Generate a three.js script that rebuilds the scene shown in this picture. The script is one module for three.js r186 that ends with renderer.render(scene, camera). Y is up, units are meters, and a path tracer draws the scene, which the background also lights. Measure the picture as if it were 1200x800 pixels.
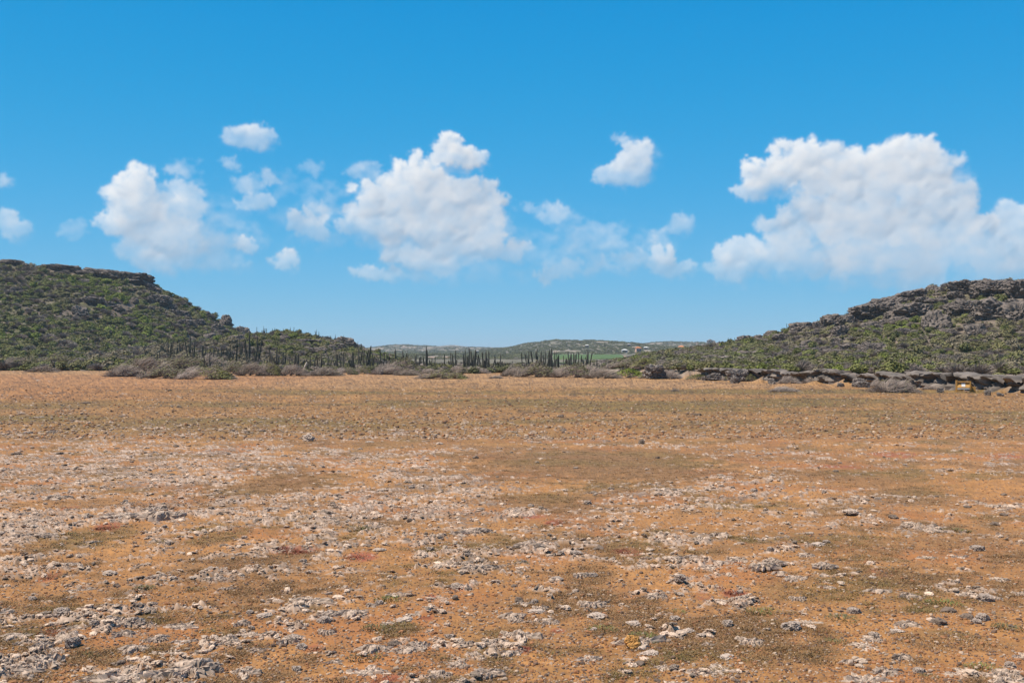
import * as THREE from 'three';
import { mergeVertices, mergeGeometries, toCreasedNormals } from 'three/addons/utils/BufferGeometryUtils.js';

// ------------------------------------------------------------------ camera, sun, exposure
const EYE = 1.65, F = 1178, CX = 600, HORIZON = 417;          // photo pixels (1200 x 800)
const scene = new THREE.Scene();
const camera = new THREE.PerspectiveCamera(2 * Math.atan(400 / F) * 180 / Math.PI, 1.5, 0.1, 9000);
camera.position.set(0, EYE, 0);
camera.rotation.x = Math.atan((HORIZON - 400) / F);
const SUN = new THREE.Vector3(-0.44, 0.88, -0.09).normalize();
const sun = new THREE.DirectionalLight(new THREE.Color(1.0, 0.93, 0.82), 4.9);
sun.position.copy(SUN).multiplyScalar(300); sun.target.position.set(0, 0, -60);
sun.castShadow = true; sun.shadow.mapSize.set(4096, 4096);
Object.assign(sun.shadow.camera, { left: -220, right: 220, top: 220, bottom: -220, near: 1, far: 900 });
scene.add(sun, sun.target);
const renderer = new THREE.WebGLRenderer({ antialias: true });
renderer.toneMapping = THREE.LinearToneMapping;
renderer.toneMappingExposure = 1.25;                          // the photograph is exposed a little brighter than the plain scale
renderer.shadowMap.enabled = true;

// ------------------------------------------------------------------ numbers
function rng(seed) { let s = seed >>> 0; return () => { s = (s + 0x6d2b79f5) | 0; let t = Math.imul(s ^ (s >>> 15), 1 | s); t = (t + Math.imul(t ^ (t >>> 7), 61 | t)) ^ t; return ((t ^ (t >>> 14)) >>> 0) / 4294967296; }; }
const PERM = new Uint8Array(512); { const r = rng(77), p = Array.from({ length: 256 }, (_, i) => i); for (let i = 255; i > 0; i--) { const j = Math.floor(r() * (i + 1)); [p[i], p[j]] = [p[j], p[i]]; } for (let i = 0; i < 512; i++) PERM[i] = p[i & 255]; }
const G2X = new Float32Array(256), G2Y = new Float32Array(256), G3 = new Float32Array(768);
{ const r = rng(5); for (let i = 0; i < 256; i++) { const a = r() * 6.28318; G2X[i] = Math.cos(a) * 1.5; G2Y[i] = Math.sin(a) * 1.5; const c = r() * 2 - 1, b = r() * 6.28318, s = Math.sqrt(1 - c * c); G3[i * 3] = s * Math.cos(b) * 1.5; G3[i * 3 + 1] = c * 1.5; G3[i * 3 + 2] = s * Math.sin(b) * 1.5; } }
function n2(x, y) {
  const ix = Math.floor(x), iy = Math.floor(y), fx = x - ix, fy = y - iy, X = ix & 255, Y = iy & 255;
  const u = fx * fx * fx * (fx * (fx * 6 - 15) + 10), v = fy * fy * fy * (fy * (fy * 6 - 15) + 10);
  const a = PERM[PERM[X] + Y], b = PERM[PERM[X + 1] + Y], c = PERM[PERM[X] + Y + 1], d = PERM[PERM[X + 1] + Y + 1];
  const p = G2X[a] * fx + G2Y[a] * fy, q = G2X[b] * (fx - 1) + G2Y[b] * fy, r = G2X[c] * fx + G2Y[c] * (fy - 1), s = G2X[d] * (fx - 1) + G2Y[d] * (fy - 1);
  return p + u * (q - p) + v * (r + u * (s - r) - p - u * (q - p));
}
function n3(x, y, z) {
  const ix = Math.floor(x), iy = Math.floor(y), iz = Math.floor(z), fx = x - ix, fy = y - iy, fz = z - iz, X = ix & 255, Y = iy & 255, Z = iz & 255;
  const u = fx * fx * (3 - 2 * fx), v = fy * fy * (3 - 2 * fy), w = fz * fz * (3 - 2 * fz);
  const g = (i, a, b, c) => G3[i * 3] * a + G3[i * 3 + 1] * b + G3[i * 3 + 2] * c;
  const A = PERM[X] + Y, B = PERM[X + 1] + Y, AA = PERM[A] + Z, AB = PERM[A + 1] + Z, BA = PERM[B] + Z, BB = PERM[B + 1] + Z;
  const l = (t, a, b) => a + t * (b - a);
  return l(w, l(v, l(u, g(PERM[AA], fx, fy, fz), g(PERM[BA], fx - 1, fy, fz)), l(u, g(PERM[AB], fx, fy - 1, fz), g(PERM[BB], fx - 1, fy - 1, fz))),
    l(v, l(u, g(PERM[AA + 1], fx, fy, fz - 1), g(PERM[BA + 1], fx - 1, fy, fz - 1)), l(u, g(PERM[AB + 1], fx, fy - 1, fz - 1), g(PERM[BB + 1], fx - 1, fy - 1, fz - 1))));
}
const fbm2 = (x, y, o) => { let s = 0, a = 0.5; for (let i = 0; i < o; i++) { s += a * n2(x, y); x = x * 2.03 + 17.3; y = y * 2.03 - 9.1; a *= 0.5; } return s; };
const fbm3 = (x, y, z, o) => { let s = 0, a = 0.5; for (let i = 0; i < o; i++) { s += a * n3(x, y, z); x = x * 2.03 + 7.3; y = y * 2.03 - 3.1; z = z * 2.03 + 1.7; a *= 0.5; } return s; };
const clamp = (x, a, b) => (x < a ? a : x > b ? b : x), mix = (a, b, t) => a + (b - a) * t;
const sst = (a, b, x) => { const t = clamp((x - a) / (b - a), 0, 1); return t * t * (3 - 2 * t); };
const curve = (pts) => (x) => { if (x <= pts[0][0]) return pts[0][1]; for (let i = 1; i < pts.length; i++) if (x <= pts[i][0]) { const [a, b] = pts[i - 1], [c, d] = pts[i]; return b + (d - b) * (x - a) / (c - a); } return pts[pts.length - 1][1]; };
const smoothCurve = (pts) => (x) => { if (x <= pts[0][0]) return pts[0][1]; for (let i = 1; i < pts.length; i++) if (x <= pts[i][0]) { const [a, b] = pts[i - 1], [c, d] = pts[i]; const t = (x - a) / (c - a); return b + (d - b) * mix(t, t * t * (3 - 2 * t), 0.6); } return pts[pts.length - 1][1]; };

// ------------------------------------------------------------------ sky: air and cumulus, computed
{
  const W = 4096, H = 2048, data = new Float32Array(W * H * 4);
  // clouds in (azimuth, elevation), radians; az 0 = straight ahead
  const toAng = (px, py) => { const x = (px - CX) / F, y = (HORIZON - py) / F; return [Math.atan(x), Math.atan(y / Math.sqrt(1 + x * x))]; };
  const puffs = [
    [158, 212, 26, 18, 1], [150, 232, 30, 22, 1], [135, 262, 24, 14, 1], [178, 255, 42, 38, .9], [208, 240, 32, 30, .55], [190, 285, 50, 32, .75], [188, 305, 26, 12, .9], [245, 285, 40, 28, .5], [235, 308, 55, 12, .45],
    [290, 160, 30, 15, .62], [300, 238, 28, 11, .6], [268, 190, 12, 8, .45], [315, 208, 14, 10, .5], [290, 216, 20, 14, .35],
    [288, 287, 16, 12, .9], [330, 305, 16, 12, .85], [362, 265, 26, 22, .7], [380, 245, 22, 12, .4],
    [530, 178, 24, 22, 1], [555, 185, 16, 14, 1], [490, 205, 42, 22, 1], [440, 230, 34, 24, .95], [510, 230, 58, 34, 1], [560, 240, 38, 34, 1], [480, 260, 72, 34, .95], [550, 270, 52, 30, .95], [430, 262, 34, 24, .7], [500, 300, 68, 22, .85], [580, 296, 38, 12, .9], [435, 320, 34, 8, .85], [612, 290, 16, 10, .7], [480, 325, 30, 10, .45],
    [735, 200, 32, 20, .75], [748, 180, 20, 20, .65], [730, 160, 16, 9, .4], [715, 206, 22, 12, .7],
    [650, 250, 24, 16, .5], [615, 245, 14, 8, .4], [692, 275, 50, 22, .34], [660, 315, 32, 13, .5], [640, 324, 17, 9, .65], [702, 312, 24, 9, .5], [740, 302, 32, 15, .5], [775, 306, 17, 20, .75], [800, 318, 20, 9, .6], [797, 262, 20, 14, .42], [770, 280, 20, 12, .3],
    [935, 185, 30, 26, 1], [905, 205, 42, 22, 1], [880, 222, 26, 13, 1], [965, 196, 46, 28, 1], [1000, 210, 48, 30, 1], [1058, 186, 40, 26, 1], [1090, 180, 15, 18, 1], [1045, 202, 38, 30, 1], [1095, 216, 42, 34, 1], [1120, 236, 22, 24, .9], [980, 250, 68, 38, 1], [1060, 260, 80, 38, 1], [930, 270, 38, 30, .85], [900, 300, 48, 25, .75], [860, 310, 32, 24, .7], [1000, 300, 85, 28, .75], [985, 308, 20, 18, 1], [1080, 300, 58, 25, .75], [1105, 275, 46, 24, .85],
    [1152, 262, 20, 10, 1], [1195, 260, 30, 20, .6], [1165, 290, 42, 24, .65], [1190, 312, 40, 24, .65], [1070, 332, 38, 14, .6], [1225, 282, 38, 30, .8], [1250, 250, 30, 25, .8],
    [230, 262, 90, 48, .16], [395, 250, 70, 45, .15], [685, 288, 110, 40, .2], [1040, 305, 150, 42, .3], [1185, 312, 60, 42, .32], [560, 320, 70, 20, .18], [330, 235, 60, 40, .12],
    [4, 210, 12, 8, .5], [12, 266, 20, 12, .55], [85, 270, 18, 12, .35], [425, 200, 20, 12, .3], [215, 195, 22, 14, .28], [365, 196, 18, 10, .22],
  ].map(([px, py, rx, ry, w]) => { const [a, e] = toAng(px, py); return [a, e, rx / F, ry / F, w < 0.8 ? Math.min(0.8, w * 1.22) : w]; });
  const r = rng(31), all = puffs.slice();
  for (let k = 0; k < 5; k++) {                                  // the same kind of weather all round
    const turn = (k + 1) * Math.PI / 3, flip = k % 2 ? -1 : 1;
    for (const [a, e, rx, ry, w] of puffs) { const s = 0.9 + 0.25 * n2(k * 9 + a * 4, 3); all.push([a * flip * 1.05 + turn, e * s + 0.02 * n2(a * 5 + k * 7, 8), rx * s, ry * s, w]); }
  }
  const R0 = H / 2, R1 = R0 + 420, rows = R1 - R0, A = new Float32Array(W * rows), dA = 2 * Math.PI / W, dE = Math.PI / H;
  const colOf = (az) => ((az - Math.PI / 2) / (2 * Math.PI) + 0.5) * W;
  // every puff is a heap of smaller ones; the heaps are lit from their shape
  const Z = new Float32Array(W * rows).fill(-1), WX = new Float32Array(W * rows), WY = new Float32Array(W * rows), done = new Uint8Array(W * rows);
  const warp = (i, row, c) => {
    done[i] = 1; const el = (row + 0.5) * dE, t = ((c + 0.5) / W - 0.5) * 2 * Math.PI, x = Math.cos(t) * Math.cos(el), y = Math.sin(el), z = Math.sin(t) * Math.cos(el);
    WX[i] = 0.011 * fbm3(x * 55, y * 55, z * 55, 4) + 0.003 * n3(x * 420, y * 420, z * 420); WY[i] = 0.011 * fbm3(x * 55 + 7, y * 55 + 3, z * 55, 4) + 0.003 * n3(x * 420 + 5, y * 420, z * 420);
  };
  const blob = (a, e, rx, ry, zc, zr, w, soft) => {
    const m = 1.06, pad = 0.009, c0 = Math.floor(colOf(a - rx * m - pad)), c1 = Math.ceil(colOf(a + rx * m + pad)), r0 = Math.max(0, Math.floor((e - ry * m - pad) / dE)), r1 = Math.min(rows - 1, Math.ceil((e + ry * m + pad) / dE));
    for (let row = r0; row <= r1; row++) for (let c = c0; c <= c1; c++) {
      const cc = ((c % W) + W) % W, i = row * W + cc; if (!done[i]) warp(i, row, cc);
      const az = ((c + 0.5) / W - 0.5) * 2 * Math.PI + Math.PI / 2 + WX[i], el = (row + 0.5) * dE + WY[i], q2 = ((az - a) / rx) ** 2 + ((el - e) / ry) ** 2; if (q2 >= 1) continue;
      const h = zc + zr * Math.sqrt(1 - q2), o = Z[i], k = zr * 0.35, t = clamp(0.5 + (h - o) / (2 * k), 0, 1);
      Z[i] = o < -0.5 ? h : mix(o, h, t) + k * t * (1 - t); const al = w * sst(1, 1 - soft, Math.sqrt(q2)); A[i] = A[i] + al - A[i] * al > w ? Math.max(A[i], w * (1 - (1 - A[i] / w) * (1 - al / w)), al) : A[i] + al - A[i] * al;
    }
  };
  for (const [a, e, rx, ry, w] of all) {
    const rm = Math.sqrt(rx * ry), thin = w < 0.62; if (w < 0.8) blob(a + 0.004, e - ry * 0.15, rx * 1.5, ry * 1.45, -rm * 0.4, rm * 0.4, w * 0.42, 1); else blob(a + 0.006, e - ry * 0.3, rx * 1.25, ry * 1.2, -rm * 0.4, rm * 0.4, 0.4, 1);
    blob(a, e, rx * 0.92, ry * 0.92, 0, rm * 0.8, w * (thin ? 1.0 : 0.92), thin ? 1 : 0.75);
    const n = thin ? 10 : 26;
    for (let k = 0; k < n; k++) {
      const f = r() * 6.28318, q = 0.35 + 0.6 * Math.sqrt(r()), dn = Math.sin(f) < 0 ? 0.8 : 1, s = (0.20 + 0.26 * r() * r()) * (dn < 1 ? 1.15 : 1);
      blob(a + Math.cos(f) * rx * q, e + Math.sin(f) * ry * q * dn, rm * s * 1.12, rm * s * (dn < 1 ? 0.8 : 1), rm * 0.75 * Math.sqrt(1 - q * q * 0.95), rm * s, w * (thin ? 0.85 : 0.85), thin ? 1 : dn < 1 ? 1 : 0.75);
    }
  }
  for (let q = 0; q < rows; q++) for (let c = 0; c < W; c++) {
    const i = q * W + c; if (A[i] < 0.01) continue;
    const el = (q + 0.5) * dE, t = ((c + 0.5) / W - 0.5) * 2 * Math.PI, x = Math.cos(t) * Math.cos(el), y = Math.sin(el), z = Math.sin(t) * Math.cos(el);
    A[i] = clamp(A[i] + (0.62 * fbm3(x * 75 + WX[i] * 40, y * 95, z * 75, 5) - 0.02) * (1 - 0.62 * A[i]), 0, 1) * sst(0.0, 0.16, A[i]);
  }
  const S = new Float32Array(W * rows), T = new Float32Array(W * rows), ZS = new Float32Array(W * rows);
  const blur = (src, dst, Rb, f) => { for (let q = 0; q < rows; q++) for (let c = 0; c < W; c++) { let v = 0; for (let k = -Rb; k <= Rb; k++) v += f(src[q * W + ((c + k) % W + W) % W]); T[q * W + c] = v / (2 * Rb + 1); } for (let q = 0; q < rows; q++) for (let c = 0; c < W; c++) { let v = 0; for (let k = -Rb; k <= Rb; k++) v += T[clamp(q + k, 0, rows - 1) * W + c]; dst[q * W + c] = v / (2 * Rb + 1); } };
  blur(A, S, 4, (v) => v); blur(Z, ZS, 1, (v) => Math.max(v, 0));
  const sunDir = SUN;
  for (let row = 0; row < H; row++) {
    const el = ((row + 0.5) / H - 0.5) * Math.PI, y = Math.sin(el);
    const e = Math.max(0, el) * 180 / Math.PI;
    const zt = sst(14, 75, e), clear = [0.37 * Math.exp(-e / 5.2), 0.218 + 0.40 * Math.exp(-e / 12.5), 0.69 + 0.11 * Math.exp(-(((e - 5) / 9) ** 2))], zn = [0.006, 0.10, 0.31];
    const base = [0, 1, 2].map((k) => mix(clear[k], zn[k], zt));
    for (let c = 0; c < W; c++) {
      const i4 = (row * W + c) * 4, az = ((c + 0.5) / W - 0.5) * 2 * Math.PI;
      let R = base[0], G = base[1], B = base[2];
      const cs = Math.cos(az) * Math.cos(el) * sunDir.x + y * sunDir.y + Math.sin(az) * Math.cos(el) * sunDir.z;
      R *= 0.8 + 0.4 * (cs * 0.5 + 0.5); G *= 0.94 + 0.1 * (cs * 0.5 + 0.5);
      const glow = 0.10 * Math.pow(Math.max(0, cs), 6) + 0.25 * Math.pow(Math.max(0, cs), 60);
      R += glow; G += glow; B += glow;
      if (row >= R0 && row < R1) {
        const q = row - R0, i = q * W + c;
        if (A[i] > 0.003) {
          let sh = 0;
          for (let k = 1; k <= 9; k++) { const rr = Math.round(q + 3.2 * k), cc = ((Math.round(c - 2.2 * k) % W) + W) % W; if (rr < rows) sh += S[rr * W + cc]; }
          const U = Math.min(rows - 1, q + 1), Dn = Math.max(0, q - 1), gx = (ZS[q * W + (c + 1) % W] - ZS[q * W + (c + W - 1) % W]) / (2 * dA), gy = (ZS[U * W + c] - ZS[Dn * W + c]) / (2 * dE), gl = Math.sqrt(1 + gx * gx + gy * gy);
          const lam = clamp((0.42 * gx - 0.78 * gy + 0.46) / gl, -1, 1), under = S[Math.max(0, q - 9) * W + c], alpha = clamp(A[i] * 1.05, 0, 1) * mix(0.62, 1, sst(0.05, 0.6, under)) * sst(0.6, 4.2, e);
          const lit = clamp(0.10 + 0.38 * lam + 0.74 * Math.exp(-sh * 0.42), 0, 1);
          const cr = mix(0.47, 0.94, lit), cg = mix(0.55, 0.95, lit), cb = mix(0.66, 0.965, lit);
          const far = clamp(1 - e / 11, 0, 1) * 0.35;             // low clouds stand farther off in the air
          R = mix(R, mix(cr, R * 0.6 + cr * 0.4, far), alpha); G = mix(G, mix(cg, G * 0.6 + cg * 0.4, far), alpha); B = mix(B, mix(cb, B * 0.6 + cb * 0.4, far), alpha);
        }
      }
      data[i4] = R * 0.8; data[i4 + 1] = G * 0.8; data[i4 + 2] = B * 0.8; data[i4 + 3] = 1;
    }
  }
  const tex = new THREE.DataTexture(data, W, H, THREE.RGBAFormat, THREE.FloatType);
  tex.mapping = THREE.EquirectangularReflectionMapping; tex.magFilter = THREE.LinearFilter; tex.minFilter = THREE.LinearFilter; tex.needsUpdate = true;
  scene.background = tex; scene.environment = tex;
}

// ------------------------------------------------------------------ terrain
const toX = (px, d) => (px - CX) / F * d, toY = (py, d) => EYE + (HORIZON - py) / F * d, depthAt = (py) => EYE * F / (py - HORIZON);
const sil = (D, pts) => smoothCurve(pts.map(([px, py]) => [toX(px, D), toY(py, D)]));

// edge of the low rock terrace on the right: polyline in plan, far end first
const EDGE = [[4, -100], [9, -82], [13, -71], [16.6, -62.5], [19.3, -57], [20.9, -49], [22.3, -44.5], [25, -36], [33, -16], [45, 4]];
function edgeSide(x, z) {                                         // distance behind the edge, negative in front
  let best = 1e9, side = 1;
  for (let i = 1; i < EDGE.length; i++) {
    const [ax, az] = EDGE[i - 1], [bx, bz] = EDGE[i], ex = bx - ax, ez = bz - az, t = clamp(((x - ax) * ex + (z - az) * ez) / (ex * ex + ez * ez), 0, 1), dx = x - ax - ex * t, dz = z - az - ez * t, d = Math.hypot(dx, dz);
    if (d < best) { best = d; side = ex * dz - ez * dx < 0 ? 1 : -1; }
  }
  return best * side;
}
const farA = sil(1900, [[380, 414], [440, 408], [470, 404], [500, 405], [530, 407], [560, 407], [600, 408], [640, 411], [700, 414]]);
const farB = sil(1250, [[540, 414], [590, 408.5], [620, 402.5], [650, 399], [672, 399.6], [690, 399], [715, 400.5], [740, 404], [780, 408], [830, 412]]);
const farC = sil(1600, [[690, 411], [735, 405], [770, 400.8], [800, 401], [825, 405], [870, 409], [930, 412]]);
const farD = sil(2600, [[495, 411], [512, 405.5], [530, 404], [548, 406], [565, 409], [590, 407], [610, 410]]);
const bump = (d, near, top, back) => d < top ? sst(near, top, d) : 1 - sst(top, back, d) * 0.75;
const valley = curve([[0, 0], [110, 0], [170, -0.6], [300, -2.2], [450, -2.6], [690, 2.3], [800, 2.8], [1100, 3], [3000, 3], [6000, 3]]);
function landH(x, z) {                                            // everything but the hills and the fine relief
  const d = -z;
  if (d < 30 && x < 14) return 0;
  let h = d > 100 ? valley(d) : 0;
  if (d > 500) {
    const wob = 1 + 0.10 * fbm2(x * 0.012, z * 0.012, 4);
    h = Math.max(h, farA(x) * bump(d, 1100, 1900, 2500) * wob, farB(x) * bump(d, 560, 1250, 1800) * wob, farC(x) * bump(d, 800, 1600, 2200) * wob, farD(x) * bump(d, 2100, 2600, 3200));
  }
  if (x > 2 && d < 125) { const s = edgeSide(x, z); if (s > -1) h += 0.62 * sst(0.35, 1.3, s) * (1 - sst(84, 100, d)) + 0.006 * Math.max(0, s) * (1 - sst(84, 110, d)); }
  return h;
}
const ridgeL = sil(300, [[-400, 287.5], [-120, 294.5], [0, 305.5], [35, 311.5], [100, 318.5], [160, 324.5], [170, 329.5], [182, 335.5], [205, 347.5], [240, 367.5], [262, 378.5], [280, 387.5], [300, 400.5], [330, 412.5], [370, 420.5], [410, 470]]);
const slopeL = smoothCurve([[128, 0], [165, 0.03], [200, 0.16], [240, 0.42], [280, 0.80], [294, 0.93], [300, 1], [325, 0.62], [370, 0.2], [425, -0.15]]);
const ridgeM = sil(215, [[170, 480], [210, 421], [250, 410], [275, 400], [300, 394], [325, 392], [342, 391], [362, 394], [385, 398.5], [402, 401], [418, 409], [436, 414], [456, 419], [490, 480]]);
const slopeM = smoothCurve([[112, 0], [140, 0.18], [175, 0.62], [200, 0.92], [215, 1], [235, 0.72], [288, -0.4]]);
const ridgeR = sil(200, [[690, 480], [738, 423.5], [770, 415.5], [800, 411.5], [832, 406.5], [870, 401.5], [890, 398.5], [930, 385.5], [960, 379.5], [990, 373.5], [1008, 366.5], [1022, 357.5], [1050, 349.5], [1082, 343.5], [1110, 335.5], [1150, 332.5], [1200, 331.5], [1300, 327.5], [1600, 324.5]]);
const slopeR = smoothCurve([[78, 0], [95, 0.045], [115, 0.16], [145, 0.46], [175, 0.80], [192, 0.97], [200, 1], [218, 0.74], [260, 0.3], [325, -0.2]]);
const hillNoise = (x, z) => fbm2(x * 0.05, z * 0.05, 4);
const hillL = (x, z) => { const d = -z; if (d < 120 || d > 420) return -6; const R = ridgeL(x); if (R < 0) return R - 0.25; return R * slopeL(d) * (1 + 0.13 * hillNoise(x, z) * sst(1, 0.8, slopeL(d))) - 0.25; };
const hillM = (x, z) => { const d = -z; if (d < 105 || d > 287) return -6; const R = ridgeM(x); if (R < 0) return R - 0.25; return R * slopeM(d) * (1 + 0.12 * hillNoise(x + 50, z)) - 0.25; };
const hillR = (x, z) => { const d = -z; if (d < 72 || d > 322) return -6; const R = ridgeR(x); if (R < 0) return R - 0.25; return R * slopeR(d) * (1 + 0.16 * hillNoise(x, z + 80) * sst(1, 0.8, slopeR(d))) - 0.1 + (d < 120 ? 0.55 * sst(6, 16, x) * (1 - sst(90, 118, d)) : 0); };
const topH = (x, z) => Math.max(landH(x, z), hillL(x, z), hillM(x, z), hillR(x, z));
function hit(px, py, from = 30) {                                 // where that line of sight meets the land
  for (let y = py; y < 470; y += 0.5) {
    const kx = (px - CX) / F, ky = (HORIZON - y) / F;
    for (let d = from; d < 2600; d += d < 400 ? 0.5 : 4) if (topH(kx * d, -d) > EYE + ky * d) return [kx * d, topH(kx * d, -d), -d];
  }
  return [toX(px, 70), 0, -70];
}

// ------------------------------------------------------------------ the plain: relief and colour
const ellipses = [   // [px, py, width, height, kind, strength] read off the photograph, laid on the ground
  [710, 545, 330, 40, 'grass', .9], [340, 567, 120, 26, 'grass', .8], [640, 585, 110, 18, 'grass', .8], [90, 590, 120, 14, 'grass', .5], [480, 520, 260, 14, 'grass', .5], [1000, 560, 180, 26, 'grass', .5],
  [120, 625, 90, 18, 'grass', .7], [250, 633, 70, 14, 'grass', .8], [1010, 640, 120, 26, 'grass', .6], [1140, 640, 140, 40, 'grass', .5], [950, 690, 120, 30, 'grass', .5], [690, 672, 70, 22, 'grass', .8], [470, 735, 50, 20, 'grass', .8], [90, 770, 70, 22, 'grass', .6], [40, 790, 60, 20, 'grass', .6], [330, 785, 60, 24, 'grass', .7], [1120, 750, 120, 24, 'grass', .5], [930, 760, 90, 26, 'grass', .7],
  [430, 745, 60, 40, 'soil', .5], [150, 760, 150, 40, 'soil', .6], [520, 700, 160, 22, 'soil', .35], [660, 785, 180, 50, 'soil', .9], [860, 720, 160, 24, 'soil', .7], [1040, 655, 180, 18, 'soil', .7], [1150, 760, 140, 30, 'soil', .6], [950, 790, 160, 30, 'soil', .7], [440, 650, 80, 26, 'soil', .7], [1120, 570, 180, 26, 'soil', .9], [1060, 512, 150, 10, 'soil', .7], [70, 660, 60, 16, 'soil', .7], [110, 702, 60, 18, 'soil', .6], [720, 640, 90, 20, 'soil', .6], [700, 740, 120, 30, 'soil', .7], [1000, 745, 60, 20, 'soil', .4], [420, 795, 60, 20, 'soil', .4], [560, 735, 60, 20, 'soil', .6],
  [60, 663, 60, 14, 'rock', .8], [150, 605, 220, 22, 'rock', .6], [430, 590, 260, 60, 'rock', .5], [100, 545, 260, 24, 'rock', .5], [250, 540, 200, 20, 'rock', .4], [900, 575, 300, 30, 'rock', .4], [1080, 625, 120, 22, 'rock', .8], [960, 640, 160, 14, 'rock', .7], [830, 656, 130, 18, 'rock', .8], [690, 640, 110, 26, 'rock', .6], [470, 758, 120, 22, 'rock', .8], [550, 762, 110, 26, 'rock', .9], [775, 695, 70, 24, 'rock', .9], [350, 715, 60, 26, 'rock', .7], [40, 770, 80, 40, 'rock', .8], [1140, 785, 110, 26, 'rock', .8], [850, 705, 70, 16, 'rock', .8], [1040, 745, 120, 22, 'rock', .5], [1130, 690, 80, 14, 'rock', .6], [930, 670, 100, 26, 'rock', .6], [640, 720, 80, 26, 'rock', .7],
  [345, 646, 50, 8, 'red', 1], [420, 652, 40, 10, 'red', 1], [538, 687, 28, 9, 'red', .9], [505, 699, 14, 7, 'red', .9], [500, 722, 20, 8, 'red', .9], [58, 673, 24, 10, 'red', .9], [60, 737, 40, 16, 'red', .8], [367, 758, 30, 14, 'red', .9], [650, 612, 24, 7, 'red', 1], [622, 604, 30, 6, 'red', .9], [735, 645, 50, 8, 'red', .8], [860, 693, 30, 12, 'red', .8], [825, 697, 16, 14, 'red', .5], [653, 736, 18, 8, 'red', .9], [612, 759, 26, 10, 'red', .9], [455, 795, 40, 12, 'red', .9], [1050, 533, 60, 6, 'red', .8], [980, 548, 50, 5, 'red', .7], [125, 618, 30, 8, 'red', .9], [80, 597, 20, 5, 'red', .8], [1180, 535, 40, 6, 'red', .8], [860, 658, 20, 5, 'red', .5], [1030, 672, 30, 8, 'red', .5],
].map(([px, py, w, h, kind, s]) => { const d = depthAt(py), dn = depthAt(py + h / 2), df = depthAt(py - h / 2); return [toX(px, d), -(dn + df) / 2, w / 2 / F * d, (df - dn) / 2, kind, s]; });
const coverAt = curve([[0, .27], [6, .28], [7.5, .33], [9, .4], [11, .44], [15, .46], [19, .4], [22, .28], [27, .13], [40, .05], [90, .02]]);
const out = { h: 0, r: 0, g: 0, b: 0, rock: 0, grass: 0 };
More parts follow.
